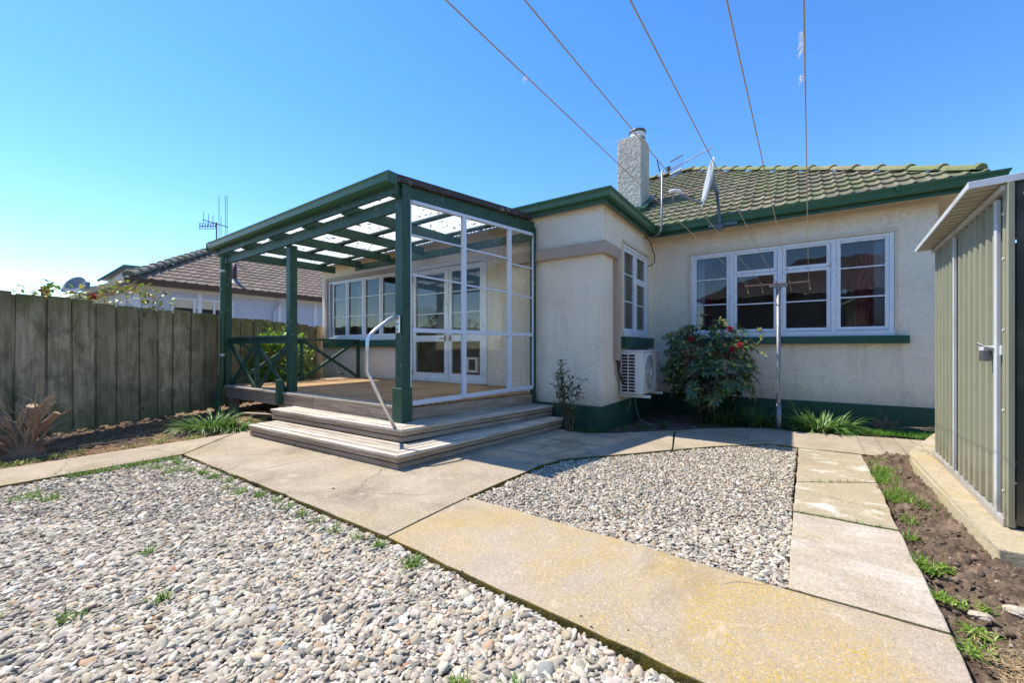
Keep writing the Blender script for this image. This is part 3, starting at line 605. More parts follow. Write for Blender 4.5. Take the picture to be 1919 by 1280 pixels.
# french doors
for k, (a, b_) in enumerate(((-6.26, -5.32), (-5.30, -4.46))):
    f = MB(); y0, y1 = YR-.005, YR+.05
    f.box(a, a+.085, y0, y1, .50, 2.62); f.box(b_-.085, b_, y0, y1, .50, 2.62); f.box(a+.085, b_-.085, y0+.002, y1, .50, .62); f.box(a+.085, b_-.085, y0+.002, y1, 1.22, 1.34); f.box(a+.085, b_-.085, y0+.002, y1, 2.52, 2.62)
    d = f.build('door', 'white', house, bevel=.004)
    q = MB(); q.box(a+.085, b_-.085, YR+.012, YR+.04, 1.745, 1.763); q.box(a+.085, b_-.085, YR+.012, YR+.04, 2.135, 2.153); each(q, 'glazing_bar', 'white', d)
    for (c, e) in ((.62, 1.22), (1.34, 2.52)):
        q = MB(); q._add([(a+.085, YR+.02, c), (b_-.085, YR+.02, c), (b_-.085, YR+.02, e), (a+.085, YR+.02, e)], [(0, 1, 2, 3)]); q.build('pane', 'glass', d)
    hd = MB(); hx = b_-.05 if k == 0 else a+.05; hd.tube([(hx, YR-.01, 1.28), (hx, YR-.06, 1.28), (hx+(.10 if k else -.1), YR-.065, 1.275)], .011, 8); hd.box(hx-.018, hx+.018, YR-.018, YR-.006, 1.22, 1.34); hd.build('handle', 'steel', d)
    if k:
        cf = MB(); cf.box(-4.83, -4.58, YR-.035, YR+.03, .66, .70); cf.box(-4.83, -4.58, YR-.035, YR+.03, .89, .93); cf.box(-4.83, -4.785, YR-.035, YR+.03, .70, .89); cf.box(-4.625, -4.58, YR-.035, YR+.03, .70, .89)
        co = cf.build('cat_flap', 'cplast', d, bevel=.006); q = MB(); q.box(-4.785, -4.625, YR-.01, YR+.005, .70, .89); q.build('flap', 'dark', co)
    hg = MB()
    for z in (.62, 1.5, 2.45): hx2 = a-.004 if k == 0 else b_+.004; hg.tube([(hx2, YR-.012, z-.05), (hx2, YR-.012, z+.05)], .009, 6)
    each(hg, 'hinge', 'steel', d)
df = MB(); df.box(-6.34, -6.265, YR-.02, YR+.12, .46, 2.70); df.box(-4.455, -4.38, YR-.02, YR+.12, .46, 2.70); df.box(-6.265, -4.455, YR-.02, YR+.12, 2.63, 2.70); df.box(-6.265, -4.455, YR-.03, YR+.12, .46, .495); df.box(-5.325, -5.295, YR-.018, YR-.006, .50, 2.62); df.build('door_frame', 'white', house, bevel=.004)
# rooms behind the glass
rm = MB()
def room(x0, x1, y0, y1):
    z0, z1 = .46, 3.03
    rm._add([(x0, y0, z0), (x0, y1, z0), (x0, y1, z1), (x0, y0, z1)], [(0, 3, 2, 1)]); rm._add([(x1, y0, z0), (x1, y1, z0), (x1, y1, z1), (x1, y0, z1)], [(0, 1, 2, 3)])
    rm._add([(x0, y1, z0), (x1, y1, z0), (x1, y1, z1), (x0, y1, z1)], [(0, 1, 2, 3)]); rm._add([(x0, y0, z1), (x1, y0, z1), (x1, y1, z1), (x0, y1, z1)], [(0, 3, 2, 1)])
    rm._add([(x0, y0, z0), (x1, y0, z0), (x1, y1, z0), (x0, y1, z0)], [(0, 1, 2, 3)])
room(-2.33, 1.5, YM+.221, 11.2); room(-9.4, -3.7, YR+.221, 9.6); room(-3.5, -2.335, YW+.25, 9.5); rm.build('room_lining', 'int', house)
vb = MB(); vb.box(-4.22, -4.08, YR-.02, YR, 1.12, 1.26); vb.build('meter_box', 'soffit', house, bevel=.004)
cb = MB(); cb.tube([(-2.08, 7.0, 3.0), (-2.03, 7.12, 2.94), (-2.05, 7.3, 2.88), (-2.02, 7.38, 2.75), (-2.03, 7.40, 2.62), (-2.06, 7.34, 2.56), (-2.09, 7.2, 2.53)], .009, 6); cb.build('cable', 'brown', house, smooth=True)
# curtains
def curtain(x0, x1, y, z0, z1, mat, label, name='curtain', group=None):
    m = MB(); n = 60; vs = []
    for i in range(n+1):
        x = x0+(x1-x0)*i/n; yy = y+.03*math.sin(i*1.15+2*nz(i*.1, z0)); 
        vs += [(x, yy, z0), (x, yy*1.0, z1)]
    m._add(vs, [(2*i, 2*i+2, 2*i+3, 2*i+1) for i in range(n)]); o = m.build(name, mat, smooth=True); sm = o.modifiers.new('thickness', 'SOLIDIFY'); sm.thickness = .004; return tag(o, label, 'curtain', group)
curtain(.74, .92, YM+.13, 1.36, 2.62, 'mcurt', 'maroon curtain inside the right end of the wide front window')
curtain(.93, 1.04, YM+.10, 1.36, 2.62, 'ncurt', 'pale blue net curtain at the right end of the wide front window')
curtain(-1.35, -1.24, YM+.10, 1.36, 2.62, 'ncurt', 'pale blue net curtain at the left end of the wide front window')
curtain(-1.23, -1.13, YM+.13, 1.36, 2.62, 'mcurt', 'maroon curtain inside the left end of the wide front window')
m = MB(); n = 60; vs = []
for i in range(n+1): yy = 6.03+1.14*i/n; vs += [(XC-.14+.03*math.sin(i*1.2), yy, 1.35), (XC-.14+.03*math.sin(i*1.2), yy, 2.62)]
m._add(vs, [(2*i, 2*i+2, 2*i+3, 2*i+1) for i in range(n)]); tag(m.build('curtain', 'bcurt', smooth=True), 'beige curtain filling the narrow window above the air conditioner', 'curtain')
curtain(-9.02, -8.72, YR+.12, 1.36, 2.62, 'bcurt', 'beige curtain at the left end of the verandah window')
curtain(-8.25, -8.1, YR+.13, 1.36, 2.62, 'bcurt', 'beige curtain drawn part way across the verandah window')

# ================================================================== VERANDAH
ver = thing('verandah', 'green timber verandah with glazed white screen, decking and corner steps', 'verandah', (-5.8, 4.2, 0))
CX, CY = -3.56, 3.02          # deck corner
def scr(t): return (CX+.42*t, CY+2.14*t)      # screen line, t 0 at the corner post .. 1 at the house wall
# decking boards run along X
dk = MB(); y = CY; bw = .095
while y < YR-.02:
    t = min(1, (y-CY)/2.14); xr = CX+.42*t if y < YW-.02 else XWL-.01
    y2 = min(y+bw-.006, YR-.01)
    if y < CY+.01: y += bw; continue
    dk.box(-8.06, xr, y, y2, D-.022, D+random.uniform(-.0015, .0015)); y += bw
dk.build('decking', 'deck', ver, bevel=.003)
eb = MB(); eb.box(-8.10, -5.3, CY-.04, CY+.094, D-.025, D+.006); eb.box(-5.294, CX, CY-.04, CY+.094, D-.025, D+.004); eb.box(-8.16, -8.065, CY+.1, 5.5, D-.025, D+.004); each(eb, 'edge_board', 'deckold', ver, bevel=.004)
jo = MB(); jo.box(-8.08, -5.3, CY-.02, CY+.025, D-.20, D-.027); jo.box(-5.296, CX+.0, CY-.021, CY+.025, D-.20, D-.027)
a, b_ = scr(.02), scr(.99); jo.bar((a[0], a[1], D-.11), (b_[0], b_[1], D-.11), .045, .17); jo.box(-8.08, -8.04, CY+.03, 5.5, D-.2, D-.027)
for x in (-7.2, -6.3): jo.box(x-.022, x+.022, CY+.03, 5.5, D-.17, D-.03)
each(jo, 'bearer', 'joist', ver, bevel=.004)
pi_ = MB()
for x, y in ((-8.0, 3.08), (-6.3, 3.1), (-8.0, 5.3), (-6.9, 4.4)): pi_.box(x-.07, x+.07, y-.04, y+.08, -.1, D-.2)
each(pi_, 'pile', 'joist', ver, bevel=.004)
# steps: two L-shaped flights of slatted boards around the corner
def flight(c, l, r, z, tread, name):
    """c outer corner, l left end on the front, r right end on the side; boards inward"""
    C_, L_, R_ = Vector(c), Vector(l), Vector(r); e1 = (L_-C_); e2 = (R_-C_); n1 = Vector((0, 1)); d1 = e1.normalized(); d2 = e2.normalized()
    n1 = Vector((-d1.y, d1.x)); n1 = n1 if n1.dot(d2) > 0 else -n1; n2 = Vector((-d2.y, d2.x)); n2 = n2 if n2.dot(d1) > 0 else -n2
    # corner of inset lines
    def cor(o):
        # point on both lines offset by o
        A = C_+n1*o; B = C_+n2*o; den = d1.x*d2.y-d1.y*d2.x; w_ = B-A; s = (w_.x*d2.y-w_.y*d2.x)/den; return A+d1*s
    m = MB(); nb = 4; bw = tread/nb
    for i in range(nb):
        o0, o1 = i*bw, (i+1)*bw-.013; p0, p1 = cor(o0), cor(o1)
        for en, nn in ((L_, n1), (R_, n2)):
            q0, q1 = en+nn*o0, en+nn*o1; v = [(p0.x, p0.y, z), (q0.x, q0.y, z), (q1.x, q1.y, z), (p1.x, p1.y, z)]
            ax = (q0-p0).normalized(); off = random.random()*40; dz = random.uniform(-.002, .002)
            vs = [(a_[0], a_[1], z+dz) for a_ in v]+[(a_[0], a_[1], z-.03) for a_ in v]
            bc = [((Vector(x[:2])-p0).dot(ax)+off, (Vector(x[:2])-p0).dot(nn)+off, x[2]) for x in vs]
            fs = [(0, 1, 2, 3), (4, 7, 6, 5), (0, 4, 5, 1), (1, 5, 6, 2), (2, 6, 7, 3), (3, 7, 4, 0)]
            if nn == n1: fs = [f[::-1] for f in fs]
            m._add(vs, fs, bc)
    tr = m.build('tread', 'deckold', name, bevel=.004, fixn=True)
    m = MB()
    for k, (zz0, zz1) in enumerate(((z-.078, z-.037), (z-.135, z-.088))):
        o0 = .022; p0, p1 = cor(o0), cor(o0+.03)
        for en, nn in ((L_, n1), (R_, n2)):
            q0, q1 = en+nn*o0, en+nn*(o0+.03); ax = (q0-p0).normalized(); off = random.random()*40
            v = [p0, q0, q1, p1]; vs = [(a_.x, a_.y, zz1) for a_ in v]+[(a_.x, a_.y, zz0) for a_ in v]; bc = [((Vector(x[:2])-p0).dot(ax)+off, x[2]+off, (Vector(x[:2])-p0).dot(nn)) for x in vs]
            m._add(vs, [(0, 1, 2, 3), (4, 7, 6, 5), (0, 4, 5, 1), (1, 5, 6, 2), (2, 6, 7, 3), (3, 7, 4, 0)], bc)
    rs = m.build('riser', 'joist', name, bevel=.003, fixn=True)
    # dark framing behind
    m = MB(); p0 = cor(.06); q0 = L_+n1*.06; r0 = R_+n2*.06; p1 = cor(tread-.02); q1 = L_+n1*(tread-.02); r1 = R_+n2*(tread-.02)
    for k in range(6):
        for (e, f_) in ((q0, q1), (r0, r1)):
            a_ = p0+(e-p0)*(k+.05)/5.1; b2 = p1+(f_-p1)*(k+.05)/5.1; m.bar((a_.x, a_.y, z-.09), (b2.x, b2.y, z-.09), .045, .10)
    each(m, 'bearer', 'joist', name)
for c, l, r, z, lab in (((-2.90, 2.41), (-5.62, 2.33), (-2.60, 5.02), .14, 'lower corner step of weathered grey boards'), ((-3.225, 2.74), (-5.78, 2.67), (-2.82, 5.14), .28, 'upper corner step of weathered grey boards')):
    e = bpy.data.objects.new('step', None); COL.objects.link(e); e.parent = ver; e.location = Vector((c[0], c[1], 0))-Vector(ver.location); e['label'] = lab
    flight(c, l, r, z, .36 if z < .2 else .36, e)
# posts
PW = .11
def post(x, y, z0, z1, w_=PW):
    m = MB(); m.box(x-w_/2, x+w_/2, y-w_/2, y+w_/2, z0, z1); return m.build('post', 'greenw', ver, bevel=.006)
post(-8.10, 3.04, D-.02, 2.56, .10); post(-6.07, 3.105, D-.0, 2.60, .11); pc = post(CX, CY+.02, .285, 2.92, .12)
m = MB(); m.box(CX-.085, CX+.075, CY-.065, CY+.09, .282, .66); m.build('post_base', 'greenw', pc, bevel=.008)
m = MB(); m.box(-6.17, -6.09, CY-.10, CY-.022, D-.18, D+.19); m.build('post_bracket', 'greenw', ver, bevel=.006)
e_ = scr(.985); m = MB(); m.box(e_[0]-.03, e_[0]+.045, e_[1]-.06, e_[1], .30, 2.86); m.build('post', 'greenw', ver, bevel=.005)
# roof: it falls a little to the left and to the front
def zf(x): return -.075*(CX-x)/(CX+8.23)
ZB0, ZB1 = 2.62, 2.76
m = MB(); m.bar((-8.24, 3.02, 2.69+zf(-8.24)), (CX, 3.02, 2.69), .045, .14); m.build('beam', 'greenw', ver, bevel=.005)
for x in (-8.1, -7.2, -6.3, -5.4, -4.5):
    m = MB(); m.bar((x, 2.90, 2.80+zf(x)), (x, 5.06, 2.84+zf(x)), .044, .135); m.build('rafter', 'greenw', ver, bevel=.004)
e0, e1 = scr(-.06), scr(.985); m = MB(); m.bar((e0[0], e0[1], 2.825), (e1[0], e1[1], 2.865), .045, .17); m.build('rafter', 'greenw', ver, bevel=.004)
for y in (3.3, 4.05, 4.8):
    zy = 2.888+(y-2.9)*.0185; m = MB(); m.bar((-8.15, y, zy+zf(-8.15)), (scr((y-CY)/2.14)[0]-.03, y, zy), .09, .033); m.build('purlin', 'greenw', ver, bevel=.003)
m = MB(); m.box(-7.4, -3.13, 5.062, 5.105, 2.68, 2.80); m.build('ledger', 'greenw', ver, bevel=.004)
m = MB(); m.bar((-8.2, 2.905, 2.825+zf(-8.2)), (CX+.05, 2.905, 2.825), .033, .13); fao = m.build('fascia', 'greenw', ver, bevel=.004)
def gut2(z): return [(.0, z-.10), (.02, z-.115), (.075, z-.11), (.10, z-.085), (.108, z-.03), (.118, z-.005), (.118, z+.003), (.108, z+.003), (.096, z-.03), (.085, z-.085), (.06, z-.10), (.01, z-.10)]
m = MB(); m.sweep(gut2(2.955), [(-8.24, 2.885, zf(-8.24)), (CX+.08, 2.885, 0)]); m.build('gutter', 'gutter', ver)
m = MB(); m.box(-8.246, -8.238, 2.77, 2.885, 2.765, 2.88); m.box(CX+.078, CX+.086, 2.768, 2.885, 2.84, 2.96); each(m, 'gutter_end', 'gutter', ver)
s0, s1 = scr(-.07), scr(.93)
m = MB(); m.bar((s0[0]+.035, s0[1], 2.935), (s1[0]+.035, s1[1], 2.985), .10, .075); m.tube([(s0[0]+.03, s0[1]-.02, 2.965), (s1[0]+.03, s1[1]+.02, 3.015)], .028, 8); m.build('barge_flashing', 'flash', ver, bevel=.008)
m = MB(); nx = 330; X0, X1 = -8.25, CX+.25; vs = []
for i in range(nx+1):
    x = X0+(X1-X0)*i/nx; z = 2.935+zf(min(x, CX))+.009*math.sin(x*2*math.pi/.076); ys = 2.82; ye = 5.06
    vs += [(x, ys, z-.018), (x, ye, z+.02)]
keep = []
for i in range(nx):
    x = X0+(X1-X0)*i/nx; t = (x+.02-CX)/.42; yst = 2.80 if t < -.05 else CY+2.14*t
    if x > CX-.03: vs[2*i] = (vs[2*i][0], max(2.8, CY+2.14*(x-CX)/.42), vs[2*i][2]); vs[2*i+2] = (vs[2*i+2][0], max(2.8, CY+2.14*(vs[2*i+2][0]-CX)/.42), vs[2*i+2][2])
m._add(vs, [(2*i, 2*i+2, 2*i+3, 2*i+1) for i in range(nx)]); rs_ = m.build('roof_sheet', 'clear', ver, smooth=True)
# downpipe
m = MB(); m.tube([(-8.14, 2.80, 2.90), (-8.14, 2.80, 2.84), (-8.12, 2.84, 2.79), (-8.08, 2.93, 2.72), (-8.07, 2.95, 2.66), (-8.07, 2.95, 1.2), (-8.075, 2.94, .6), (-8.10, 2.88, 0)], .036, 12); dp = m.build('downpipe', 'gutter', ver, smooth=True)
m = MB()
for z in (2.84, 2.42, .98): m.tube([(-8.14 if z > 2.8 else -8.07, 2.80 if z > 2.8 else 2.948, z-.02), (-8.14 if z > 2.8 else -8.07, 2.80 if z > 2.8 else 2.948, z+.02)], .0385, 12)
each(m, 'pipe_clip', 'wplast', dp)
m = MB(); m.tube([(-8.10, 2.885, 0), (-8.085, 2.92, .5)], .047, 10); m.build('pipe_sleeve', 'gutter', dp)
# railings
def xbay(m, p, q, z0, z1, w_=.045, t_=.035):
    (x0, y0), (x1, y1) = p, q; dx, dy = x1-x0, y1-y0; L = math.hypot(dx, dy); nx_, ny_ = -dy/L, dx/L
    m.bar((x0+nx_*.02, y0+ny_*.02, z0), (x1+nx_*.02, y1+ny_*.02, z1), t_, w_); m.bar((x0-nx_*.02, y0-ny_*.02, z1), (x1-nx_*.02, y1-ny_*.02, z0), t_, w_)
rl = MB(); rl.box(-8.05, -6.125, 3.03, 3.12, 1.245, 1.285); rl.box(-8.05, -6.125, 3.055, 3.09, 1.17, 1.243); ra = rl.build('railing', 'greenw', ver, bevel=.004)
m = MB(); xbay(m, (-8.03, 3.07), (-7.12, 3.07), D+.03, 1.17, .068); xbay(m, (-7.06, 3.07), (-6.13, 3.07), D+.03, 1.17, .068); each(m, 'cross_brace', 'greenw', ra, bevel=.003)
m = MB(); m.box(-7.12, -7.06, 3.04, 3.10, D, 1.17); each(m, 'baluster', 'greenw', ra, bevel=.004)
rl = MB(); rl.bar((-8.03, 3.10, 1.265), (-7.92, 5.52, 1.265), .09, .04); ra = rl.build('railing', 'greenw', ver, bevel=.004)
m = MB(); xbay(m, (-8.03, 3.12), (-7.985, 4.24), D+.03, 1.235, .058); xbay(m, (-7.975, 4.30), (-7.93, 5.46), D+.03, 1.235, .058); each(m, 'cross_brace', 'greenw', ra, bevel=.003)
m = MB(); m.box(-7.95, -7.89, 5.47, 5.53, D, 1.245); m.box(-8.0, -7.955, 4.245, 4.295, D, 1.245); each(m, 'baluster', 'greenw', ra, bevel=.004)
# glazed screen
sp = MB(); zt = lambda t: 2.755-.0*t+.02*t; zbm = lambda t: .475+.055*t; ztr = lambda t: 1.30-.01*t
T0, T1 = .035, .965
def P3(t, z, off=0): a_ = scr(t); return (a_[0]+off, a_[1], z)
us = [T0, .385, .745, T1]
ix = .02
for i, t in enumerate(us):
    wv = .055 if i in (1, 2) else .035; sp.bar(P3(t, zbm(t)-.02, ix), P3(t, zt(t)+.0, ix), wv, .05, up=(1, -.2, 0))
def seg(m, t0, t1, za, zb_, h_, dep, off=ix): m.bar(P3(t0, za, off), P3(t1, zb_, off), dep, h_)
for i in range(3):
    t0, t1 = us[i]+.014, us[i+1]-.014
    seg(sp, t0, t1, zbm(t0), zbm(t1), .05, .055); seg(sp, t0, t1, ztr(t0), ztr(t1), .05, .05); seg(sp, t0, t1, zt(t0)-.02, zt(t1)-.02, .04, .05)
so2 = sp.build('glazed_screen', 'whites', ver, bevel=.004)
for i, (za, zc) in enumerate(((2.365, 1.92), (2.34, 1.885), (2.265, 1.85))):
    t0, t1 = us[i]+.014, us[i+1]-.014; m = MB(); seg(m, t0, t1, za, za-.01, .018, .03); seg(m, t0, t1, zc, zc-.02, .018, .03); each(m, 'glazing_bar', 'whites', so2)
    for lo, hi in ((zbm, ztr), (ztr, zt)):
        m = MB(); a_, c_ = P3(t0, 0, ix), P3(t1, 0, ix); m._add([(a_[0], a_[1], lo(t0)+.02), (c_[0], c_[1], lo(t1)+.02), (c_[0], c_[1], hi(t1)-.02), (a_[0], a_[1], hi(t0)-.02)], [(0, 1, 2, 3)]); m.build('pane', 'sglass', so2)
# handrail
m = MB(); pts = [(-3.56, 2.955, 1.40), (-3.55, 2.93, 1.44), (-3.53, 2.89, 1.435), (-3.52, 2.83, 1.41), (-3.50, 2.62, 1.275), (-3.50, 2.57, 1.23), (-3.50, 2.54, 1.175), (-3.50, 2.535, 1.12), (-3.50, 2.53, .88), (-3.497, 2.54, .84), (-3.485, 2.56, .80), (-3.35, 2.76, .27)]
m.tube(pts, .018, 12); hr = m.build('handrail', 'alu', ver, smooth=True)
m = MB(); m.obox((-3.545, 2.955, 1.36), (0, 0, .10), (.032, 0, 0), (0, .012, 0)); m.build('mounting_plate', 'alu', hr, bevel=.01)
m = MB()
for z in (1.30, 1.36, 1.42): m.tube([(-3.545, 2.943, z), (-3.545, 2.934, z)], .009, 8)
each(m, 'screw', 'steel', hr)
m = MB(); m.box(-6.35, -6.15, 2.99, 2.999, 2.60, 2.63); 
# security lights under the eave
spl = thing('security_light', 'twin white security lights fixed under the eave above the french doors', 'light', (-5.75, 5.5, 2.95))
m = MB(); m.box(-5.85, -5.65, 5.56, 5.598, 2.86, 2.94); m.build('base', 'cplast', spl, bevel=.005)
for x in (-5.87, -5.68):
    m = MB(); c = Vector((x, 5.52, 2.90)); d = Vector((.25 if x < -5.8 else -.1, -.8, -.6)).normalized(); 
    m.tube([c+d*0, c+d*.05, c+d*.10, c+d*.14], .035, 14, True, .065); m.build('lamp_head', 'cplast', spl, smooth=True)

# ================================================================== THINGS ON THE HOUSE
ac = thing('air_conditioner', 'off white air conditioner outdoor unit on a wall bracket beside the narrow window', 'air conditioner', (-1.92, 6.2, .43))
AX0, AX1, AY0, AY1, AZ0, AZ1 = -2.07, -1.757, 5.80, 6.64, .43, 1.06
m = MB(); m.box(AX0, AX1, AY0, AY1, AZ0, AZ1-.02); m.box(AX0-.008, AX1+.008, AY0-.008, AY1+.008, AZ1-.019, AZ1+.006); m.build('casing', 'wplast', ac, bevel=.012)
m = MB(); m.box(AX0+.012, AX0+.215, AY0-.004, AY0+.01, AZ0+.03, AZ1-.05); gp = m.build('side_vent', 'dark', ac)
m = MB()
for k in range(13): z = AZ0+.03+k*(AZ1-AZ0-.08)/12; m.box(AX0+.008, AX0+.222, AY0-.012, AY0-.003, z-.006, z+.006)
for x in (AX0+.008, AX0+.112, AX0+.216): m.box(x-.006, x+.006, AY0-.0125, AY0-.003, AZ0+.025, AZ1-.045)
m.build('louvre', 'wplast', gp)
fc_ = (AX1+.002, 6.13, .74)
m = MB(); m.lathe(fc_, [(.0, .004), (.262, .004), (.262, .002)], 40, 'x'); gp = m.build('fan_opening', 'grey', ac)
m = MB(); m.lathe(fc_, [(.262, 0), (.262, .016), (.282, .016), (.29, .0)], 40, 'x'); m.build('fan_surround', 'wplast', gp, smooth=True)
m = MB()
for k in range(3):
    a = k*2.094+.5
    vs = []
    for j in range(5):
        r_ = .05+.185*j/4; w_ = .35+.12*j
        for s in (-1, 1): t = a+s*w_*.5+j*.12; vs.append((fc_[0]+.008+s*.012, fc_[1]+r_*math.cos(t), fc_[2]+r_*math.sin(t)))
    m._add(vs, [(2*j, 2*j+1, 2*j+3, 2*j+2) for j in range(4)])
m.build('fan_blades', 'dishm', gp)
m = MB()
for k in range(7): r_ = .05+k*.034; m.lathe((fc_[0]+.024, fc_[1], fc_[2]), [(r_-.0015, 0), (r_, .002), (r_+.0015, 0), (r_, -.002), (r_-.0015, 0)], 40, 'x')
for k in range(16): t = k*math.pi/8; m.tube([(fc_[0]+.022, fc_[1]+.05*math.cos(t), fc_[2]+.05*math.sin(t)), (fc_[0]+.022, fc_[1]+.265*math.cos(t), fc_[2]+.265*math.sin(t))], .0017, 4)
m.lathe((fc_[0]+.02, fc_[1], fc_[2]), [(0, .012), (.045, .01), (.05, 0)], 24, 'x'); m.build('fan_guard', 'wplast', gp)
m = MB()
for y in (5.86, 6.5): m.box(XC, -1.66, y-.02, y+.02, .385, .425); m.box(XC+.002, XC+.035, y-.02, y+.02, .425, .80); 
each(m, 'bracket', 'wplast', ac, bevel=.004)
m = MB(); m.tube([(-1.95, 5.84, .41), (-1.94, 5.83, .30), (-1.96, 5.82, .22), (-2.0, 5.80, .18)], .004, 6); m.tube([(-1.90, 5.9, .41), (-1.86, 5.86, .22), (-1.80, 5.82, .08), (-1.62, 5.84, .01)], .004, 6); each(m, 'drain_hose', 'grey', ac, smooth=True)
m = MB(); m.box(XC, XC+.075, 5.60, 5.725, .92, 2.52); cd = m.build('conduit', 'tan', None, bevel=.008); tag(cd, 'tan square pipe cover running down the side wall to the air conditioner', 'pipe cover')
m = MB(); m.tube([(-2.07, 5.66, .92), (-2.06, 5.68, .75), (-2.03, 5.76, .62), (-2.03, 5.82, .58)], .02, 8); m.build('pipe', 'brown', cd, smooth=True)
# satellite dish: seen edge on, its face turned to the left
sd = thing('satellite_dish', 'grey satellite dish on a bracket at the front gutter of the tiled roof', 'satellite dish', (-.93, 7.0, 2.92))
m = MB(); m.tube([(-.93, 6.98, 2.90), (-.93, 6.98, 3.05), (-.955, 6.97, 3.36), (-.965, 6.97, 3.52)], .022, 10); m.box(-.97, -.89, 6.96, 7.07, 2.94, 3.0); m.box(-1.1, -.70, 7.03, 7.055, 2.99, 3.03); m.build('mast', 'steel', sd, smooth=False)
dn = Vector((-.90, -.33, .18)).normalized(); dc = Vector((-1.10, 6.93, 3.67)); dx = dn.cross(Vector((0, 0, 1))).normalized(); dy = dx.cross(dn).normalized()
if dy.z < 0: dy = -dy
vs = []; K = 32; J = 7
for j in range(J+1):
    r_ = j/J
    for k in range(K): t = 2*math.pi*k/K; vs.append(dc+dx*math.cos(t)*r_*.32+dy*math.sin(t)*r_*.37+dn*(r_*r_*.06-.06))
fs = [(j*K+k, j*K+(k+1) % K, (j+1)*K+(k+1) % K, (j+1)*K+k) for j in range(J) for k in range(K)]
m = MB(); m._add(vs, fs); ds = m.build('reflector', 'dishm', sd, smooth=True); md = ds.modifiers.new('s', 'SOLIDIFY'); md.thickness = .006
m = MB(); bk = dc-dn*.085; m.bar(bk+Vector((.0, 0, -.10)), bk+Vector((0, 0, .10)), .06, .05, up=dn); m.tube([bk, Vector((-.965, 6.97, 3.50))], .03, 8); m.build('mount', 'grey', sd)
lo = dc-dy*.33+dn*.0; lf = Vector((-1.47, 6.72, 3.50))
m = MB(); m.bar(lo, lf, .025, .03); m.build('arm', 'grey', sd)
m = MB(); m.tube([lf+Vector((.03, .01, .03)), lf+Vector((-.06, -.03, .06)), lf+Vector((-.13, -.05, .045))], .032, 12); m.build('receiver', 'wplast', sd, bevel=.006)
m = MB(); m.tube([lf+Vector((-.08, 0, 0)), lf+Vector((-.09, 0, -.09)), lf+Vector((-.02, 0, -.12)), lf+Vector((.04, 0, -.04)), lo, dc-dy*.1-dn*.07], .005, 6); m.build('cable', 'grey', sd, smooth=True)
# tv antenna on its bent mast
an = thing('tv_antenna', 'aluminium tv antenna on a thin bent mast beside the chimney', 'antenna', (-1.82, 7.0, 3.03))
m = MB(); m.tube([(-1.98, 7.03, 2.97), (-1.88, 7.03, 3.00), (-1.82, 7.03, 3.06), (-1.81, 7.03, 3.16), (-1.80, 7.03, 4.06)], .017, 10); m.build('mast', 'galv', an, smooth=True)
pa, pb = Vector((-1.88, 7.10, 4.00)), Vector((-1.03, 6.98, 4.23)); bd_ = (pb-pa).normalized(); bs = bd_.cross(Vector((0, .2, 1))).normalized()
m = MB(); m.bar(pa, pb, .024, .024); m.build('boom', 'alu', an)
m = MB(); vd = Vector((0, .12, 1))
for t in (.46, .56, .66, .76, .86, .95): c = pa+(pb-pa)*t; m.tube([c-vd*.07, c+vd*.07], .005, 5)
for k in range(7): c = pa+(pb-pa)*(.26+.035*k)+vd*.0; m.tube([c-vd*.17+bs*.03, c+vd*.12+bs*.03], .0045, 5)
each(m, 'element', 'alu', an)
m = MB(); m.tube([pa+(pb-pa)*.24+vd*.125+bs*.03, pa+(pb-pa)*.49+vd*.125+bs*.03], .009, 6); m.build('reflector_bar', 'dark', an)
m = MB(); m.tube([pa+(pb-pa)*.24-vd*.10+bs*.03, pa+(pb-pa)*.47-vd*.10+bs*.03], .005, 6); m.build('lower_bar', 'galv', an)
m = MB(); c = pa+(pb-pa)*.20; m.tube([c, c+Vector((.0, -.02, .07))], .035, 8); m.tube([pa+Vector((.02, 0, .08)), pa+Vector((-.02, -.02, .30))], .011, 6); m.tube([pa+Vector((.03, 0, -.12)), pa+Vector((.05, 0, 0))], .02, 6); m.build('junction_box', 'steel', an)

# ================================================================== CLOTHESLINE
cl = thing('clothesline', 'galvanised T post clothesline with five wires running overhead', 'clothesline', (-.17, 6.60, 0))
m = MB(); m.tube([(-.165, 6.6, -.1), (-.165, 6.6, .34)], .032, 14); m.tube([(-.165, 6.6, .34), (-.165, 6.6, .36), (-.165, 6.6, 1.93)], .026, 14); m.build('pole', 'galv', cl, smooth=True)
m = MB(); m.box(-.56, .19, 6.585, 6.615, 1.958, 1.976); m.build('crossbar', 'rust', cl, bevel=.003)
m = MB(); m.box(-.27, -.06, 6.565, 6.635, 1.925, 1.953); m.box(-.20, -.13, 6.57, 6.63, 1.89, 1.925); m.build('clamp', 'galv', cl, bevel=.004)
ends = [(-.535, -.71), (-.36, -.55), (-.19, -.337), (-.04, -.14), (.165, .015)]
for i, (xa, xb) in enumerate(ends):
    sl2 = (xb-xa)/(6.6-1.0); pts = []
    for k in range(25): t = k/24; y = 6.6-t*9.2; x = xa+sl2*(6.6-y); s = math.sin(math.pi*t); pts.append((x, y, 1.985-.012*s))
    m = MB(); m.tube(pts, .0022, 6); m.build('line', 'tan', cl, smooth=True)
    m = MB(); m.tube([(xa, 6.56, 1.985), (xa, 6.60, 1.96), (xa+.01, 6.60, 1.90), (xa+.02, 6.59, 1.86)], .005, 6); m.tube([(xa, 6.53, 1.985), (xa, 6.58, 1.985)], .008, 6); m.build('tied_end', 'offcut', cl)
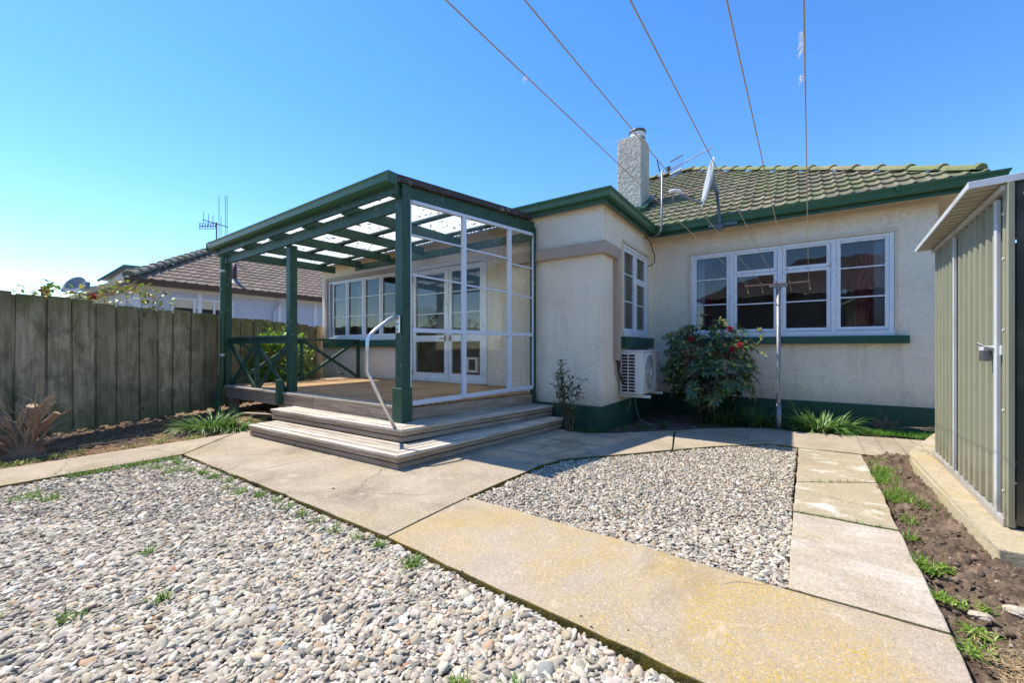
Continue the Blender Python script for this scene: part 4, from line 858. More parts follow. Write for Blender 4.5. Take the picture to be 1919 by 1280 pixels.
def wisp(x, y, z, n, L, lab, spread=.012):
    s = Blades()
    for i in range(n): s.blade((x+random.uniform(-.004, .004), y+random.uniform(-spread, spread), z-random.uniform(0, .01)), (random.uniform(-.6, .1), random.uniform(-.5, .5), random.uniform(-1, -.2)), random.uniform(.3, 1)*L, .0013, .5, 3, vary((.8, .78, .75), .1))
    return tag(s.build('fluff', 'petal'), lab, 'fluff', None)
wisp(.020, 1.43, 1.982, 55, .026, 'largest tuft of white fluff caught on the rightmost clothesline wire', .05)
wisp(.022, 1.62, 1.980, 24, .018, 'small tuft of white fluff lower on the rightmost clothesline wire', .02)
wisp(-.71, 1.11, 1.980, 12, .028, 'thin white thread hanging from the leftmost clothesline wire', .004)

# ================================================================== SHED
sh = thing('garden_shed', 'olive green corrugated steel garden shed with white trim on the slab', 'shed', (1.05, 4.4, .10))
SA, SB = Vector((1.112, 5.36)), Vector((1.008, 3.43))     # far and near ends of the door wall
def corr(m, A, B, z0, z1, per=.12, dep=.036, out=None):
    A, B = Vector(A), Vector(B); L = (B-A).length; d = (B-A)/L; nr = Vector((-d.y, d.x)) if out is None else Vector(out); n = max(1, int(L/per)); per = L/n; us_ = []
    for k in range(n):
        for a_, h_ in ((0, 0), (.44, 0), (.53, 1), (.91, 1)): us_.append(((k+a_)*per, h_*dep))
    us_.append((L, 0)); vs = []
    for u, h_ in us_: q = A+d*u+nr*h_; vs += [(q.x, q.y, z0), (q.x, q.y, z1 if not callable(z1) else z1(u))]
    m._add(vs, [(2*i, 2*i+2, 2*i+3, 2*i+1) for i in range(len(us_)-1)])
outv = (-1, .04); dS = (SB-SA).normalized()
m = MB(); q0 = SA+dS*.80; q1 = SA+dS*1.77
corr(m, SA, q0, .12, 1.99, out=outv); corr(m, q1+dS*.07, SB, .12, 1.99, out=outv); each(m, 'wall_sheet', 'shed', sh)
m = MB(); corr(m, q0+dS*.03, q1, .15, 1.965, .13, .036, out=outv); dr = m.build('door', 'shed', sh)
m = MB()
for q, w_ in ((q0, .011), (q1+dS*.030, .020)): m.bar((q.x-.036, q.y, .13), (q.x-.036, q.y, 1.96), w_*2, .02, up=(1, 0, 0))
each(m, 'door_post', 'shedw', dr, bevel=.003)
hx = q1-dS*.14
m = MB(); m.bar((hx.x-.045, hx.y+.10, 1.085), (hx.x-.035, hx.y-.20, 1.085), .012, .055); hs = m.build('hasp', 'shedw', dr, bevel=.004)
m = MB(); m.tube([(hx.x-.06, hx.y-.06, 1.10), (hx.x-.06, hx.y-.16, 1.09)], .011, 8); m.box(hx.x-.085, hx.x-.055, hx.y-.10, hx.y-.04, 1.02, 1.085); m.tube([(hx.x-.06, hx.y-.02, 1.11), (hx.x-.08, hx.y-.0, 1.13), (hx.x-.06, hx.y+.02, 1.11)], .006, 6); m.build('padlock', 'galv', hs, bevel=.004)
m = MB(); a_ = SA+Vector((-.02, 0)); b2 = SB+Vector((-.02, 0)); m.bar((a_.x, a_.y, .125), (b2.x, b2.y, .125), .05, .045); m.build('bottom_track', 'shedw', sh, bevel=.003)
m = MB(); m.bar((a_.x-.005, a_.y, 1.998), (b2.x-.005, b2.y, 1.998), .05, .03); m.build('top_track', 'shedw', sh, bevel=.003)
m = MB(); m.box(SB.x-.034, SB.x-.008, SB.y-.03, SB.y+.0, .11, 2.02); m.box(SB.x-.038, SB.x-.02, SB.y+.0, SB.y+.03, .11, 2.02); m.build('corner_flashing', 'shed', sh, bevel=.003)
m = MB()
for z in (.3, .75, 1.2, 1.6, 1.85): m.tube([(SB.x-.044, SB.y+.012, z), (SB.x-.036, SB.y+.012, z)], .007, 8)
each(m, 'screw', 'shedw', sh)
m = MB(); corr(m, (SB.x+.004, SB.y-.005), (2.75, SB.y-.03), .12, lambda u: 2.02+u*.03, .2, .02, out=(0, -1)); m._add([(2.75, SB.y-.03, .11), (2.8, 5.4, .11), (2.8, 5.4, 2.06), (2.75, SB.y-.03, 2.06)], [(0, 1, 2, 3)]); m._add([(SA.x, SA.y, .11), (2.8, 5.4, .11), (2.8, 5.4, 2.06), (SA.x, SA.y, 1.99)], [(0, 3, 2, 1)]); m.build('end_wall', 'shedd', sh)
# roof: ribs run out over the door
m = MB(); n = 19; xo = lambda y: .980+(y-5.30)*.067; Y0, Y1 = 5.38, 3.42; vs = []
for k in range(n):
    for a_, h_ in ((0, 0), (.55, 0), (.62, .018), (.93, .018)): y = Y0+(Y1-Y0)*(k+a_)/n; vs += [(xo(y)-.02, y, 2.02+h_), (3.0, y, 2.10+h_)]
vs += [(xo(Y1)-.02, Y1, 2.02), (3.0, Y1, 2.10)]
m._add(vs, [(2*i, 2*i+2, 2*i+3, 2*i+1) for i in range(4*n)]); rf = m.build('roof', 'shedu', sh); md = rf.modifiers.new('t', 'SOLIDIFY'); md.thickness = .003
m = MB(); m.bar((xo(Y0)-.025, Y0, 2.025), (xo(Y1)-.025, Y1, 2.03), .010, .035); m.bar((xo(Y1)-.03, Y1-.01, 2.03), (3.0, Y1-.01, 2.115), .012, .04); m.bar((xo(Y0)-.03, Y0+.01, 2.025), (3.0, Y0+.01, 2.11), .012, .03); m.build('roof_edge', 'shedw', rf, bevel=.002)
m = MB(); m.tube([(SB.x+.02, SB.y-.06, 2.05), (SB.x+.06, SB.y-.10, 1.99), (SB.x+.01, SB.y-.08, 1.93), (SB.x+.07, SB.y-.07, 1.88)], .007, 6); m.build('wire_tie', 'galv', sh)

# ================================================================== FENCE AND LEFT SIDE
F0, F1, F2 = Vector((-6.5, -1.4)), Vector((-8.42, 2.86)), Vector((-9.62, 5.62))
fn = thing('fence', 'tall weathered grey paling fence with green moss along the left side', 'fence', (-8.42, 2.86, 0))
m = MB()
def fline(s):
    L1 = (F1-F0).length; return (F0+(F1-F0)*(s/L1), (F1-F0).normalized()) if s < L1 else (F1+(F2-F1).normalized()*(s-L1), (F2-F1).normalized())
Ltot = (F1-F0).length+(F2-F1).length; s = 0; k = 0
while s < Ltot-.05:
    wv = random.uniform(.205, .285); p, d = fline(s+wv/2); nr = Vector((d.y, -d.x)); 
    if nr.x < 0: nr = -nr
    top = 1.79-.022*s+random.uniform(-.02, .02); off = 0 if k % 2 else .0
    c = p+nr*(off+random.uniform(-.006, .006)); tl = random.uniform(-.012, .012)
    m.obox((c.x, c.y, top/2+.02), (tl*d.x, tl*d.y, top/2-.02), (d.x*(wv/2-.004), d.y*(wv/2-.004), 0), (nr.x*.010, nr.y*.010, 0)); 
    # a narrower paling overlapping the joint, further back
    s += wv+.022; p, d = fline(s-.011); c = p-nr*.030; m.obox((c.x, c.y, top/2-.01), (0, 0, top/2-.02), (d.x*.07, d.y*.07, 0), (nr.x*.009, nr.y*.009, 0)); k += 1
m.build('palings', 'fence', fn, bevel=.003)
nm = MB(); s_n = .12
while s_n < Ltot-.3:
    p, d = fline(s_n); nr = Vector((d.y, -d.x)); nr = nr if nr.x > 0 else -nr
    for z in (.32, 1.02, 1.56):
        c = p+nr*.014; zz = z+random.uniform(-.02, .02); nm.tube([(c.x, c.y, zz), (c.x+nr.x*.004, c.y+nr.y*.004, zz)], .006, 6)
    s_n += random.uniform(.11, .15)
nm.build('nail_pattern', 'rust', fn)
m = MB()
for z in (.3, 1.0, 1.55):
    for a_, b2 in ((F0, F1), (F1, F2)): nr = Vector((-.91, -.4))*.06; m.bar((a_.x+nr.x, a_.y+nr.y, z), (b2.x+nr.x, b2.y+nr.y, z), .045, .09)
m.build('rail', 'fence', fn)
for px, py in ((-7.2, .0), (-8.2, 2.2), (-9.1, 4.2)):
    m = MB(); m.box(px-.16, px-.07, py-.07, py+.03, -.1, 1.7); m.build('post', 'fence', fn)
# stump
st = thing('tree_stump', 'cut back bare shrub stump with sawn branch ends by the left fence', 'stump', (-6.6, .62, 0))
m = MB(); B0 = Vector((-6.6, .62, -.04)); random.seed(21); twigs = MB()
limbs = [((-6.46, .66, .50), .062, .046), ((-6.50, .84, .40), .045, .03), ((-6.80, .45, .42), .05, .035), ((-6.70, .28, .22), .04, .03), ((-6.42, .40, .20), .035, .022), ((-6.9, .72, .30), .035, .02), ((-6.36, .82, .16), .03, .015), ((-6.62, .36, .34), .035, .024)]
ends_ = []
for (e, r0, r1) in limbs:
    e = Vector(e); mid = (B0+e)/2+Vector((random.uniform(-.05, .05), random.uniform(-.05, .05), .02)); st_ = B0+Vector((random.uniform(-.06, .06), random.uniform(-.06, .06), 0))
    pts = [st_.lerp(mid, .0), st_.lerp(mid, .5), mid, mid.lerp(e, .5)+Vector((random.uniform(-.02, .02), random.uniform(-.02, .02), 0)), e]; m.tube(pts, r0, 9, True, r1); ends_.append((e, r1, (e-mid).normalized()))
m.lathe((-6.6, .62, -.03), [(.17, -.02), (.15, .05), (.11, .12), (.05, .16)], 12)
colored(m, (.34, .19, .11)).build('branches', 'bark', st, smooth=True)
m = MB()
for e, r_, d in ends_: x = d.orthogonal().normalized(); y = d.cross(x); m._add([e+d*.002+(x*math.cos(t*.7854)+y*math.sin(t*.7854))*r_*.9 for t in range(8)], [tuple(range(8))])
each(colored(m, (.55, .42, .26)), 'cut_face', 'bark', st)
def twig(p, d, L, r, dep):
    p = Vector(p); d = Vector(d).normalized(); q = p+d*L*.5+Vector((random.uniform(-1, 1), random.uniform(-1, 1), random.uniform(-.5, 1)))*L*.10; e = q+d*L*.5+Vector((random.uniform(-1, 1), random.uniform(-1, 1), random.uniform(-.5, 1)))*L*.12
    twigs.tube([p, q, e], r, 5, True, r*.5)
    if dep:
        for _ in range(random.randint(2, 3)): twig(p.lerp(e, random.uniform(.3, 1)), (d+Vector((random.uniform(-1, 1), random.uniform(-1, 1), random.uniform(-.4, .8)))*.8), L*random.uniform(.45, .75), r*.6, dep-1)
for i in range(42):
    a = random.uniform(0, 6.28); twig(B0+Vector((math.cos(a)*.10, math.sin(a)*.10, random.uniform(.04, .45))), (math.cos(a)*.6, math.sin(a)*.6, random.uniform(.3, 1.4)), random.uniform(.12, .28), .008, 2)
colored(twigs, (.44, .33, .22)).build('twigs', 'bark', st)
random.seed(5)

# ================================================================== PLANTS
def strap(cx, cy, r, L, n, col, name, label, group, z=0, lean=(0, 0), wd=.022, parent=None):
    s = Blades()
    for i in range(n):
        a = random.uniform(0, 6.283); rr = r*math.sqrt(random.random()); x, y = cx+rr*math.cos(a), cy+rr*math.sin(a); out = random.uniform(.25, 1.1)
        s.blade((x, y, z-.02), (math.cos(a)*out+lean[0], math.sin(a)*out+lean[1], random.uniform(.8, 1.5)), L*random.uniform(.55, 1.15), wd*random.uniform(.7, 1.2), random.uniform(.9, 2.2), 6, vary(col, .35, .15), fold=.3)
    return tag(s.build(name, 'leaf'), label, 'plant', group)
strap(-6.55, 2.25, .26, .36, 300, (.13, .24, .05), 'strap_leaf_plant', 'clump of bright green strap leaves beside the verandah corner pile', None, lean=(.1, -.2))
strap(-6.25, 2.45, .20, .30, 150, (.11, .21, .045), 'strap_leaf_plant', 'smaller drooping clump of strap leaves where path meets the lower step', None, lean=(.3, -.1), wd=.018)
strap(.32, 6.98, .30, .36, 300, (.14, .26, .06), 'strap_leaf_plant', 'sunlit clump of broad strap leaves to the right of the clothesline post', None, wd=.032)
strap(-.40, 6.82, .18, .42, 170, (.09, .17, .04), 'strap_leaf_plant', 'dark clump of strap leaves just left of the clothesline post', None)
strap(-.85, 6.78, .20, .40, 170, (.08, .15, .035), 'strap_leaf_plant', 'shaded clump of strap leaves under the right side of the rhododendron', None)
# rhododendron
rh = thing('rhododendron', 'dark green rhododendron bush with yellowish buds and a few red flowers', 'bush', (-1.12, 6.85, 0))
BUDS = []; FLW = []; br = MB(); lv = Blades(); C = Vector((-1.08, 6.80, .88)); RX, RY, RZ = .70, .55, .66
random.seed(3); stems = []
for i in range(9): a = random.uniform(0, 6.28); stems.append([Vector((-1.12+.07*math.cos(a), 6.85+.07*math.sin(a), -.03)), C+Vector((math.cos(a)*.3, math.sin(a)*.24, random.uniform(-.3, .0)))])
for a_, b2 in stems: br.tube([a_, a_.lerp(b2, .5)+Vector((random.uniform(-.05, .05), random.uniform(-.05, .05), .03)), b2], .018, 6, True, .010)
tips = []
for i in range(700):
    if len(tips) > 160: break
    u = Vector((random.gauss(0, 1), random.gauss(0, 1), random.gauss(0, 1))).normalized(); rr = random.uniform(.55, 1.0)**.6
    lump = 1+.34*mn.noise(u*2.4+Vector((4, 2, 1)))
    p = C+Vector((u.x*RX, u.y*RY, u.z*RZ))*rr*lump
    if p.z < .22 or p.y > 7.38: continue
    if any((p-q).length < .098 for q, _ in tips): continue
    tips.append((p, u))
for i, (p, u) in enumerate(tips):
    b2 = min((s_[1] for s_ in stems), key=lambda q: (q-p).length); br.tube([b2, b2.lerp(p, .5)-Vector((0, 0, .03)), p], .007, 5, False, .004)
    up = (u*.8+Vector((0, -.15, .75))).normalized(); x = up.orthogonal().normalized(); y = up.cross(x); n = random.randint(8, 12); inner = (p-C).length < .35
    for k in range(n):
        t = 2*math.pi*k/n+random.uniform(-.25, .25); out = x*math.cos(t)+y*math.sin(t); c = random.choice([(.04, .085, .026), (.06, .12, .036), (.095, .16, .05), (.05, .10, .033)])
        if random.random() < .07: c = (.20, .19, .05)
        lv.blade(p+out*.006, out+up*random.uniform(-.15, .5), random.uniform(.09, .15), random.uniform(.034, .048), random.uniform(.2, .8), 4, vary(c, .25), 'obl', fold=.22, up=up)
    if u.y < .4 or u.z > .2:
        r_ = random.random()
        if r_ < .50: qb = Blades(); qb.blob(p+up*.005, .019, .066, vary((.46, .44, .15), .2), 6, up); BUDS.append(qb)
for (fx, fy, fz) in ((-.73, 6.42, 1.36), (-1.22, 6.32, 1.22), (-.70, 6.38, 1.08), (-.60, 6.36, 1.13)):
    flw = Blades(); FLW.append(flw)
    for k in range(26):
        u = Vector((random.gauss(0, 1), random.gauss(0, 1)-.4, random.gauss(0, 1)+.3)).normalized(); flw.blade(Vector((fx, fy, fz))+u*.015, u, .038, .03, .3, 3, vary(random.choice([(.55, .015, .05), (.62, .03, .10), (.45, .01, .03)]), .15), 'leaf', fold=.3)
for (fx, fy, fz) in ((-.36, 6.5, 1.22), (-.34, 6.5, 1.0), (-.38, 6.5, 1.32), (-.78, 6.40, 1.40)):
    for k in range(12):
        u = Vector((random.gauss(0, .6), random.gauss(0, .6), random.gauss(.5, .6))).normalized(); lv.blade(Vector((fx, fy, fz)), u, random.uniform(.06, .1), .024, .5, 4, vary((.42, .42, .16), .2), 'obl')
    qb = Blades(); qb.blob((fx, fy, fz), .018, .06, (.5, .45, .14), 6); BUDS.append(qb)
colored(br, (.16, .11, .08)).build('branches', 'bark', rh, smooth=True); lv.build('leaves', 'gloss', rh); [q.build('bud', 'petal', rh) for q in BUDS[:99]]; [q.build('flower', 'petal', rh) for q in FLW]
# spindly shrub by the wing wall
sb_ = thing('spindly_shrub', 'thin sparse shrub with small leaves growing against the plinth beside the steps', 'shrub', (-2.42, 4.86, 0))
br = MB(); lv = Blades(); random.seed(13)
for i in range(12):
    a = random.uniform(0, 6.28); b0 = Vector((-2.42+.04*math.cos(a), 4.86+.03*math.sin(a), -.02)); H_ = random.uniform(.5, .98); e = b0+Vector((math.cos(a)*random.uniform(.05, .22), -abs(math.sin(a))*.10, H_)); pts = [b0.lerp(e, k/5)+Vector((random.uniform(-.02, .02), random.uniform(-.015, .015), 0)) for k in range(6)]
    br.tube(pts, .006, 5, True, .002)
    for k in range(24):
        t = random.uniform(.30, 1.0); q = pts[min(4, int(t*5))].lerp(pts[min(5, int(t*5)+1)], (t*5) % 1); d = Vector((random.uniform(-1, 1), random.uniform(-1, .3), random.uniform(-.3, .8)))
        e2 = q+d.normalized()*.05; br.tube([q, e2], .002, 4, False)
        for _ in range(2): lv.blade(e2, d+Vector((random.uniform(-1, 1), random.uniform(-1, 1), random.uniform(-1, 1)))*.5, random.uniform(.03, .055), .026, .4, 3, vary((.09, .15, .045) if random.random() < .75 else (.20, .10, .07), .35), 'leaf')
colored(br, (.16, .10, .06)).build('stems', 'bark', sb_); lv.build('leaves', 'leaf', sb_)
# leafy bush behind the railing
def leafbush(c, r, n, cols, leafL, name, label, nstem=8, cat='bush', leafmat='leaf', flowers=None, seed=1, group=None, low=.0, wd=.5):
    random.seed(seed); c = Vector(c); th = thing(name, label, cat, (c.x, c.y, low), group); lv = Blades(); br = MB()
    for i in range(nstem):
        a = random.uniform(0, 6.28); e = c+Vector((math.cos(a)*r[0]*.6, math.sin(a)*r[1]*.6, random.uniform(-.2, .7)*r[2])); br.tube([(c.x, c.y, low), Vector((c.x, c.y, low)).lerp(e, .5)+Vector((0, 0, .05)), e], .012*leafL/.08, 5, True, .004)
    for i in range(n):
        u = Vector((random.gauss(0, 1), random.gauss(0, 1), random.gauss(0, 1))).normalized(); rr = random.uniform(.35, 1)**.5*(1+.35*mn.noise(u*2.5+Vector((seed, 0, 3)))); p = c+Vector((u.x*r[0], u.y*r[1], u.z*r[2]))*rr
        if p.z < low+.03: continue
        t = max(0, min(1, (u.z+1)/2+random.uniform(-.2, .2))); cc = random.choice(cols)
        lv.blade(p, u+Vector((random.uniform(-1, 1), random.uniform(-1, 1), random.uniform(-.3, 1))), leafL*random.uniform(.6, 1.2), leafL*wd*random.uniform(.7, 1.1), .6, 3, vary(cc, .3, .1), 'leaf')
    colored(br, (.14, .10, .06)).build('stems', 'bark', th); lv.build('leaves', leafmat, th)
    if flowers:
        fl_ = Blades()
        for (q, rad, col) in flowers:
            for k in range(40): u = Vector((random.gauss(0, 1), random.gauss(0, 1), random.gauss(0, 1))).normalized(); fl_.blade(Vector(q)+u*rad*.3, u, rad*.8, rad*.7, .3, 3, vary(col, .2), 'leaf')
        fl_.build('flowers', 'petal', th)
    return th
leafbush((-8.55, 4.15, .80), (.42, .62, .66), 2200, [(.14, .30, .035), (.24, .42, .035), (.34, .50, .04)], .085, 'leafy_bush', 'bright lime green leafy bush between the fence and the verandah railing', seed=4)
leafbush((-8.62, 1.1, 1.68), (.35, .55, .32), 260, [(.26, .34, .05), (.38, .36, .06), (.18, .26, .03)], .085, 'rose_bush', 'small leafy rose with one red bloom over the left fence top', 6, 'rose bush', flowers=[((-8.5, 1.45, 1.86), .05, (.50, .05, .03))], seed=8, wd=.6)
leafbush((-9.1, 2.0, 1.78), (.38, .55, .42), 420, [(.20, .27, .04), (.34, .30, .05), (.30, .15, .05), (.15, .22, .03)], .09, 'rose_bush', 'taller rose bush with reddish young leaves showing over the fence', 7, 'rose bush', seed=9, wd=.6)
# dry twiggy plant by the house wall on the right
dp_ = thing('dry_plant', 'small dead twiggy plant in the grass against the green plinth', 'plant', (1.0, 7.1, 0)); twigs = MB(); random.seed(31)
for i in range(12): a = random.uniform(0, 6.28); twig((1.0, 7.12, 0), (math.cos(a)*.8, math.sin(a)*.5-.1, random.uniform(.3, 1.2)), random.uniform(.10, .22), .006, 2)
twig((1.05, 7.05, .08), (.9, -.5, .0), .42, .007, 2)
colored(twigs, (.20, .15, .12)).build('twigs', 'bark', dp_)
# grass and weeds (uncountable)
def grass(name, spots, label, col, L=(.03, .08), n=60, wd=.004, z=0, spread_up=(.6, 1.6)):
    s = Blades()
    for (x, y, r, k) in spots:
        for i in range(int(n*k)):
            a = random.uniform(0, 6.283); rr = r*random.random()**.6; s.blade((x+rr*math.cos(a), y+rr*math.sin(a), z-.005), (random.gauss(0, .5), random.gauss(0, .5), random.uniform(*spread_up)), random.uniform(*L), wd*random.uniform(.6, 1.3), random.uniform(.2, 1.2), 3, vary(col, .35, .2), fold=.2)
    o = s.build(name, 'leaf', kind='stuff'); o['label'] = label; o['category'] = 'grass'; return o
random.seed(77)
grass('grass', [(.55+.08*i+random.uniform(-.03, .03), 6.84+random.uniform(-.05, .10)+.015*i, .12, 2.6) for i in range(12)], 'bright green grass strip between the back path and the green plinth', (.13, .30, .025), (.03, .09), 90)
rb_ = [(.70+random.uniform(-.08, .10), 4.35+random.uniform(-.5, .6), .10, 1.6) for i in range(16)]+[(.74, 5.3, .07, .8), (.64, 5.2, .06, .6), (.78, 3.7, .06, .8), (.56, 3.3, .05, .5), (.62, 3.6, .06, .8), (.80, 4.9, .06, .8)]
grass('grass', rb_, 'tufts of green grass in the narrow soil bed beside the shed slab', (.17, .31, .03), (.03, .085), 110, z=-.015)
ed = [(.52+random.uniform(-.02, .08), random.uniform(1.5, 3.2), random.uniform(.02, .06), random.uniform(.1, .8)) for y in range(13)]+[(.85, 2.45, .06, 1), (1.0, 2.62, .07, 1), (.80, 2.75, .04, .6), (.68, 2.55, .04, .5), (1.05, 2.3, .07, 1), (.62, 2.9, .04, .8), (.9, 2.2, .04, .4)]
grass('weeds', ed, 'low green weeds sprouting in the brown soil at the lower right', (.20, .32, .04), (.02, .055), 130, .007, .0, (.1, .8))
lf_ = [(-6.05-random.uniform(0, .25), y, .08, random.uniform(.4, 1.3)) for y in (.1, .35, .6, .8, .95, 1.35, 1.6, 1.9)]+[(-6.75, 1.25, .09, 1), (-6.3, 1.7, .06, .6), (-6.2, .75, .1, 1.2), (-6.12, .5, .1, 1.0)]
grass('weeds', lf_, 'yellow green weeds along the left path in front of the fence', (.22, .32, .035), (.02, .07), 85, .007, -.01, (.3, 1.2))
gw = [(-5.12, y, .04, .8) for y in np.arange(.75, 1.5, .07)]+[(-5.1+.2*i, 1.44+random.uniform(-.04, .03), .05, random.uniform(0, .9)) for i in range(16)]+[(-4.9, 1.25, .09, 1), (-4.6, 1.3, .1, .9), (-4.7, .45, .10, .9), (-4.5, .55, .06, .8), (-2.7, .15, .05, .5), (-1.92, 1.46, .03, .6), (-1.62, 1.44, .05, 1.3), (-2.45, .35, .05, .5), (-1.7, -.2, .07, .8), (-2.0, -.35, .06, .8), (-1.35, -.05, .06, .5), (-1.0, .3, .05, .4), (-.9, 1.0, .04, .5), (-2.9, .7, .04, .4), (-2.3, .6, .04, .5), (-.75, 1.1, .03, .4)]
grass('weeds', gw, 'scattered tufts of weeds growing through the foreground pebbles', (.17, .29, .04), (.025, .07), 110, .006, -.015, (.4, 1.5))
jt = [(.02+.5*t, (4.06+.37*t), .018, .28) for t in np.arange(.1, 1, .12)]+[(.0+.5*t, 3.325, .016, .3) for t in np.arange(.05, 1, .09)]+[(-2.9-.14*i, 2.385+.0*i, .03, random.uniform(0, .45)) for i in range(14)]+[(-2.83+.02*i, 2.42+.16*i, .015, random.uniform(0, .3)) for i in range(6)]
grass('weeds', jt, 'small tufts of grass in the joints of the concrete slabs and below the steps', (.16, .25, .04), (.015, .045), 60, .004, 0)
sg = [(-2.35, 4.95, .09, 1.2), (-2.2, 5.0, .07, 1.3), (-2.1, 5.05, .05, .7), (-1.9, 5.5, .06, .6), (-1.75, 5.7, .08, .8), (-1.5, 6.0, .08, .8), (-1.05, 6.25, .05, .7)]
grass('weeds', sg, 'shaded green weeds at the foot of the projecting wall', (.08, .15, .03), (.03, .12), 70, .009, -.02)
# stones in the soil
for i, (x, y, r_, lab) in enumerate(((.62, 2.42, .035, 'flat pale stone on the soil at the lower right, left of the long sliver'), (.76, 2.55, .05, 'widest pale stone lying in the soil below the slab corner'), (.80, 2.36, .055, 'long pinkish sliver of stone in the soil at the lower right'))):
    bm = bmesh.new(); bmesh.ops.create_icosphere(bm, subdivisions=3, radius=1)
    for v in bm.verts: q = v.co*(1+.3*mn.noise(v.co*1.6+Vector((i*5, 1, 0)))); v.co = Vector((q.x*r_*(.4 if i == 2 else 1), q.y*r_*(1.3 if i == 2 else .7), q.z*r_*.35))
    me = bpy.data.meshes.new('stone'); bm.to_mesh(me); bm.free(); me.materials.append(M['concp']); o = bpy.data.objects.new('stone', me); COL.objects.link(o); o.location = (x, y, .022); o.rotation_euler = (0, 0, .4*i); tag(o, lab, 'stone', 'stones in the soil bed')
# timber offcuts under the deck
for i, (x, y, L, a, lab) in enumerate(((-7.0, 3.3, .8, .1, 'longest rough timber offcut lying in the shade under the deck'), (-6.6, 3.15, .5, -.2, 'short timber offcut under the deck beside the upper step'), (-6.7, 2.95, .62, .35, 'pale board end lying just in front of the deck piles'))):
    m = MB(); m.obox((x, y, .03+.03*i), (L/2*math.cos(a), L/2*math.sin(a), 0), (-.05*math.sin(a), .05*math.cos(a), 0), (0, 0, .012)); tag(m.build('timber_offcut', 'offcut', bevel=.003), lab, 'timber', 'offcuts under the deck')
# fallen twigs on the left bed
m = MB()
for i in range(26):
    x, y = random.uniform(-6.9, -6.1), random.uniform(.6, 2.3); a = random.uniform(1.2, 2.1); L = random.uniform(.08, .4); m.tube([(x, y, .01), (x+math.cos(a)*L*.5+.01, y+math.sin(a)*L*.5, .018), (x+math.cos(a)*L, y+math.sin(a)*L, .008)], random.uniform(.003, .008), 5)
o = colored(m, (.36, .26, .17)).build('fallen_twigs', 'bark', kind='stuff'); o['label'] = 'dry fallen twigs strewn along the bed before the fence'; o['category'] = 'twigs'
s = Blades()
for i in range(2600):
    x, y = random.uniform(-8.4, -5.98), random.uniform(-.6, 3.4); a = random.uniform(0, 6.28); s.blade((x, y, .0), (math.cos(a), math.sin(a), random.uniform(0, .4)), random.uniform(.02, .05), .014, .5, 2, vary(random.choice([(.30, .20, .11), (.20, .12, .07), (.40, .31, .2)]), .3), 'leaf')
o = s.build('leaf_litter', 'straw', kind='stuff'); o['label'] = 'dry brown leaf litter over the bed in front of the fence'; o['category'] = 'leaf litter'
m = MB(); m.tube([(-7.62, 1.72, -.02), (-7.62, 1.72, .12)], .008, 6); m.tube([(-7.62, 1.72, .12), (-7.62, 1.72, .145)], .016, 8); tag(m.build('water_stake', 'galv'), 'small metal stake standing in the bed close to the fence', 'stake')
m = MB(); m.tube([(-8.62, 5.52, .5), (-8.60, 5.46, .56), (-8.52, 5.40, .57), (-8.46, 5.40, .52)], .012, 8); m.tube([(-8.58, 5.44, .62), (-8.5, 5.44, .62)], .01, 6); m.tube([(-8.54, 5.44, .57), (-8.54, 5.44, .62)], .008, 6); m.tube([(-8.62, 5.60, .5), (-8.62, 5.52, .5)], .012, 6); tag(m.build('garden_tap', 'steel'), 'small brass garden tap on the wall beneath the verandah window', 'tap')

# ================================================================== NEIGHBOURS
XN = -15.8; ne = thing('house', 'lavender weatherboard neighbour house with brown tiled hip roof beyond the fence', 'house', (XN, 8, 0))
m = MB(); m._add([(XN, 3.7, 0), (XN, 20, 0), (XN, 20, 3.0), (XN, 3.7, 3.0)], [(0, 1, 2, 3)]); m._add([(XN, 3.7, 0), (-24, 3.7, 0), (-24, 3.7, 3), (XN, 3.7, 3)], [(3, 2, 1, 0)]); m._add([(XN-8, 3.7, 0), (XN-8, 20, 0), (XN-8, 20, 3.0), (XN-8, 3.7, 3.0)], [(3, 2, 1, 0)]); m.build('wall', 'lav', ne)
m = MB(); m.box(XN-.0, XN+.03, 3.72, 20, 2.86, 2.985)
for y in (5.13, 7.62, 9.0): m.box(XN+.001, XN+.025, y-.06, y+.06, .3, 2.86)
m.build('trim', 'white', ne)
m = MB(); m.sweep([(0, 2.93), (.02, 2.925), (.14, 2.93), (.17, 3.075), (.0, 3.075)], [(-23, 3.39), (-15.5, 3.39), (-15.5, 20)], side=1); m.build('gutter', 'brown', ne)
m = MB(); m._add([(-15.5, 3.39, 2.988), (-15.5, 20, 2.988), (-16, 20, 2.988), (-16, 3.39, 2.988)], [(0, 3, 2, 1)]); m._add([(-15.5, 3.39, 2.987), (-23, 3.39, 2.987), (-23, 3.9, 2.987), (-15.5, 3.9, 2.987)], [(0, 3, 2, 1)]); m.build('soffit', 'soffit', ne)
TN = 3.14; pn = .577
tn = tiled((-15.42, 3.35, 3.09), (0, 1, 0), (-1, 0, 0), 13, TN, pn, lambda u, t: u > t-.12 and t < TN, .25, .27, .02, .03); tn._add([(-15.45, 3.39, 3.06), (-15.45, 17, 3.06), (-15.45-TN, 17, 3.06+pn*TN), (-15.45-TN, 3.39+TN, 3.06+pn*TN)], [(0, 1, 2, 3)])
tn._add([(-15.45, 3.39, 3.06), (-15.45-TN, 3.39+TN, 3.06+pn*TN), (-15.45-2*TN, 3.39, 3.06)], [(0, 1, 2)]); tn._add([(-15.45-TN, 17, 3.06+pn*TN), (-15.45-2*TN, 17, 3.06), (-15.45-2*TN, 3.39, 3.06), (-15.45-TN, 3.39+TN, 3.06+pn*TN)], [(0, 1, 2, 3)])
rfn = tn.build('roof', 'tileb', ne)
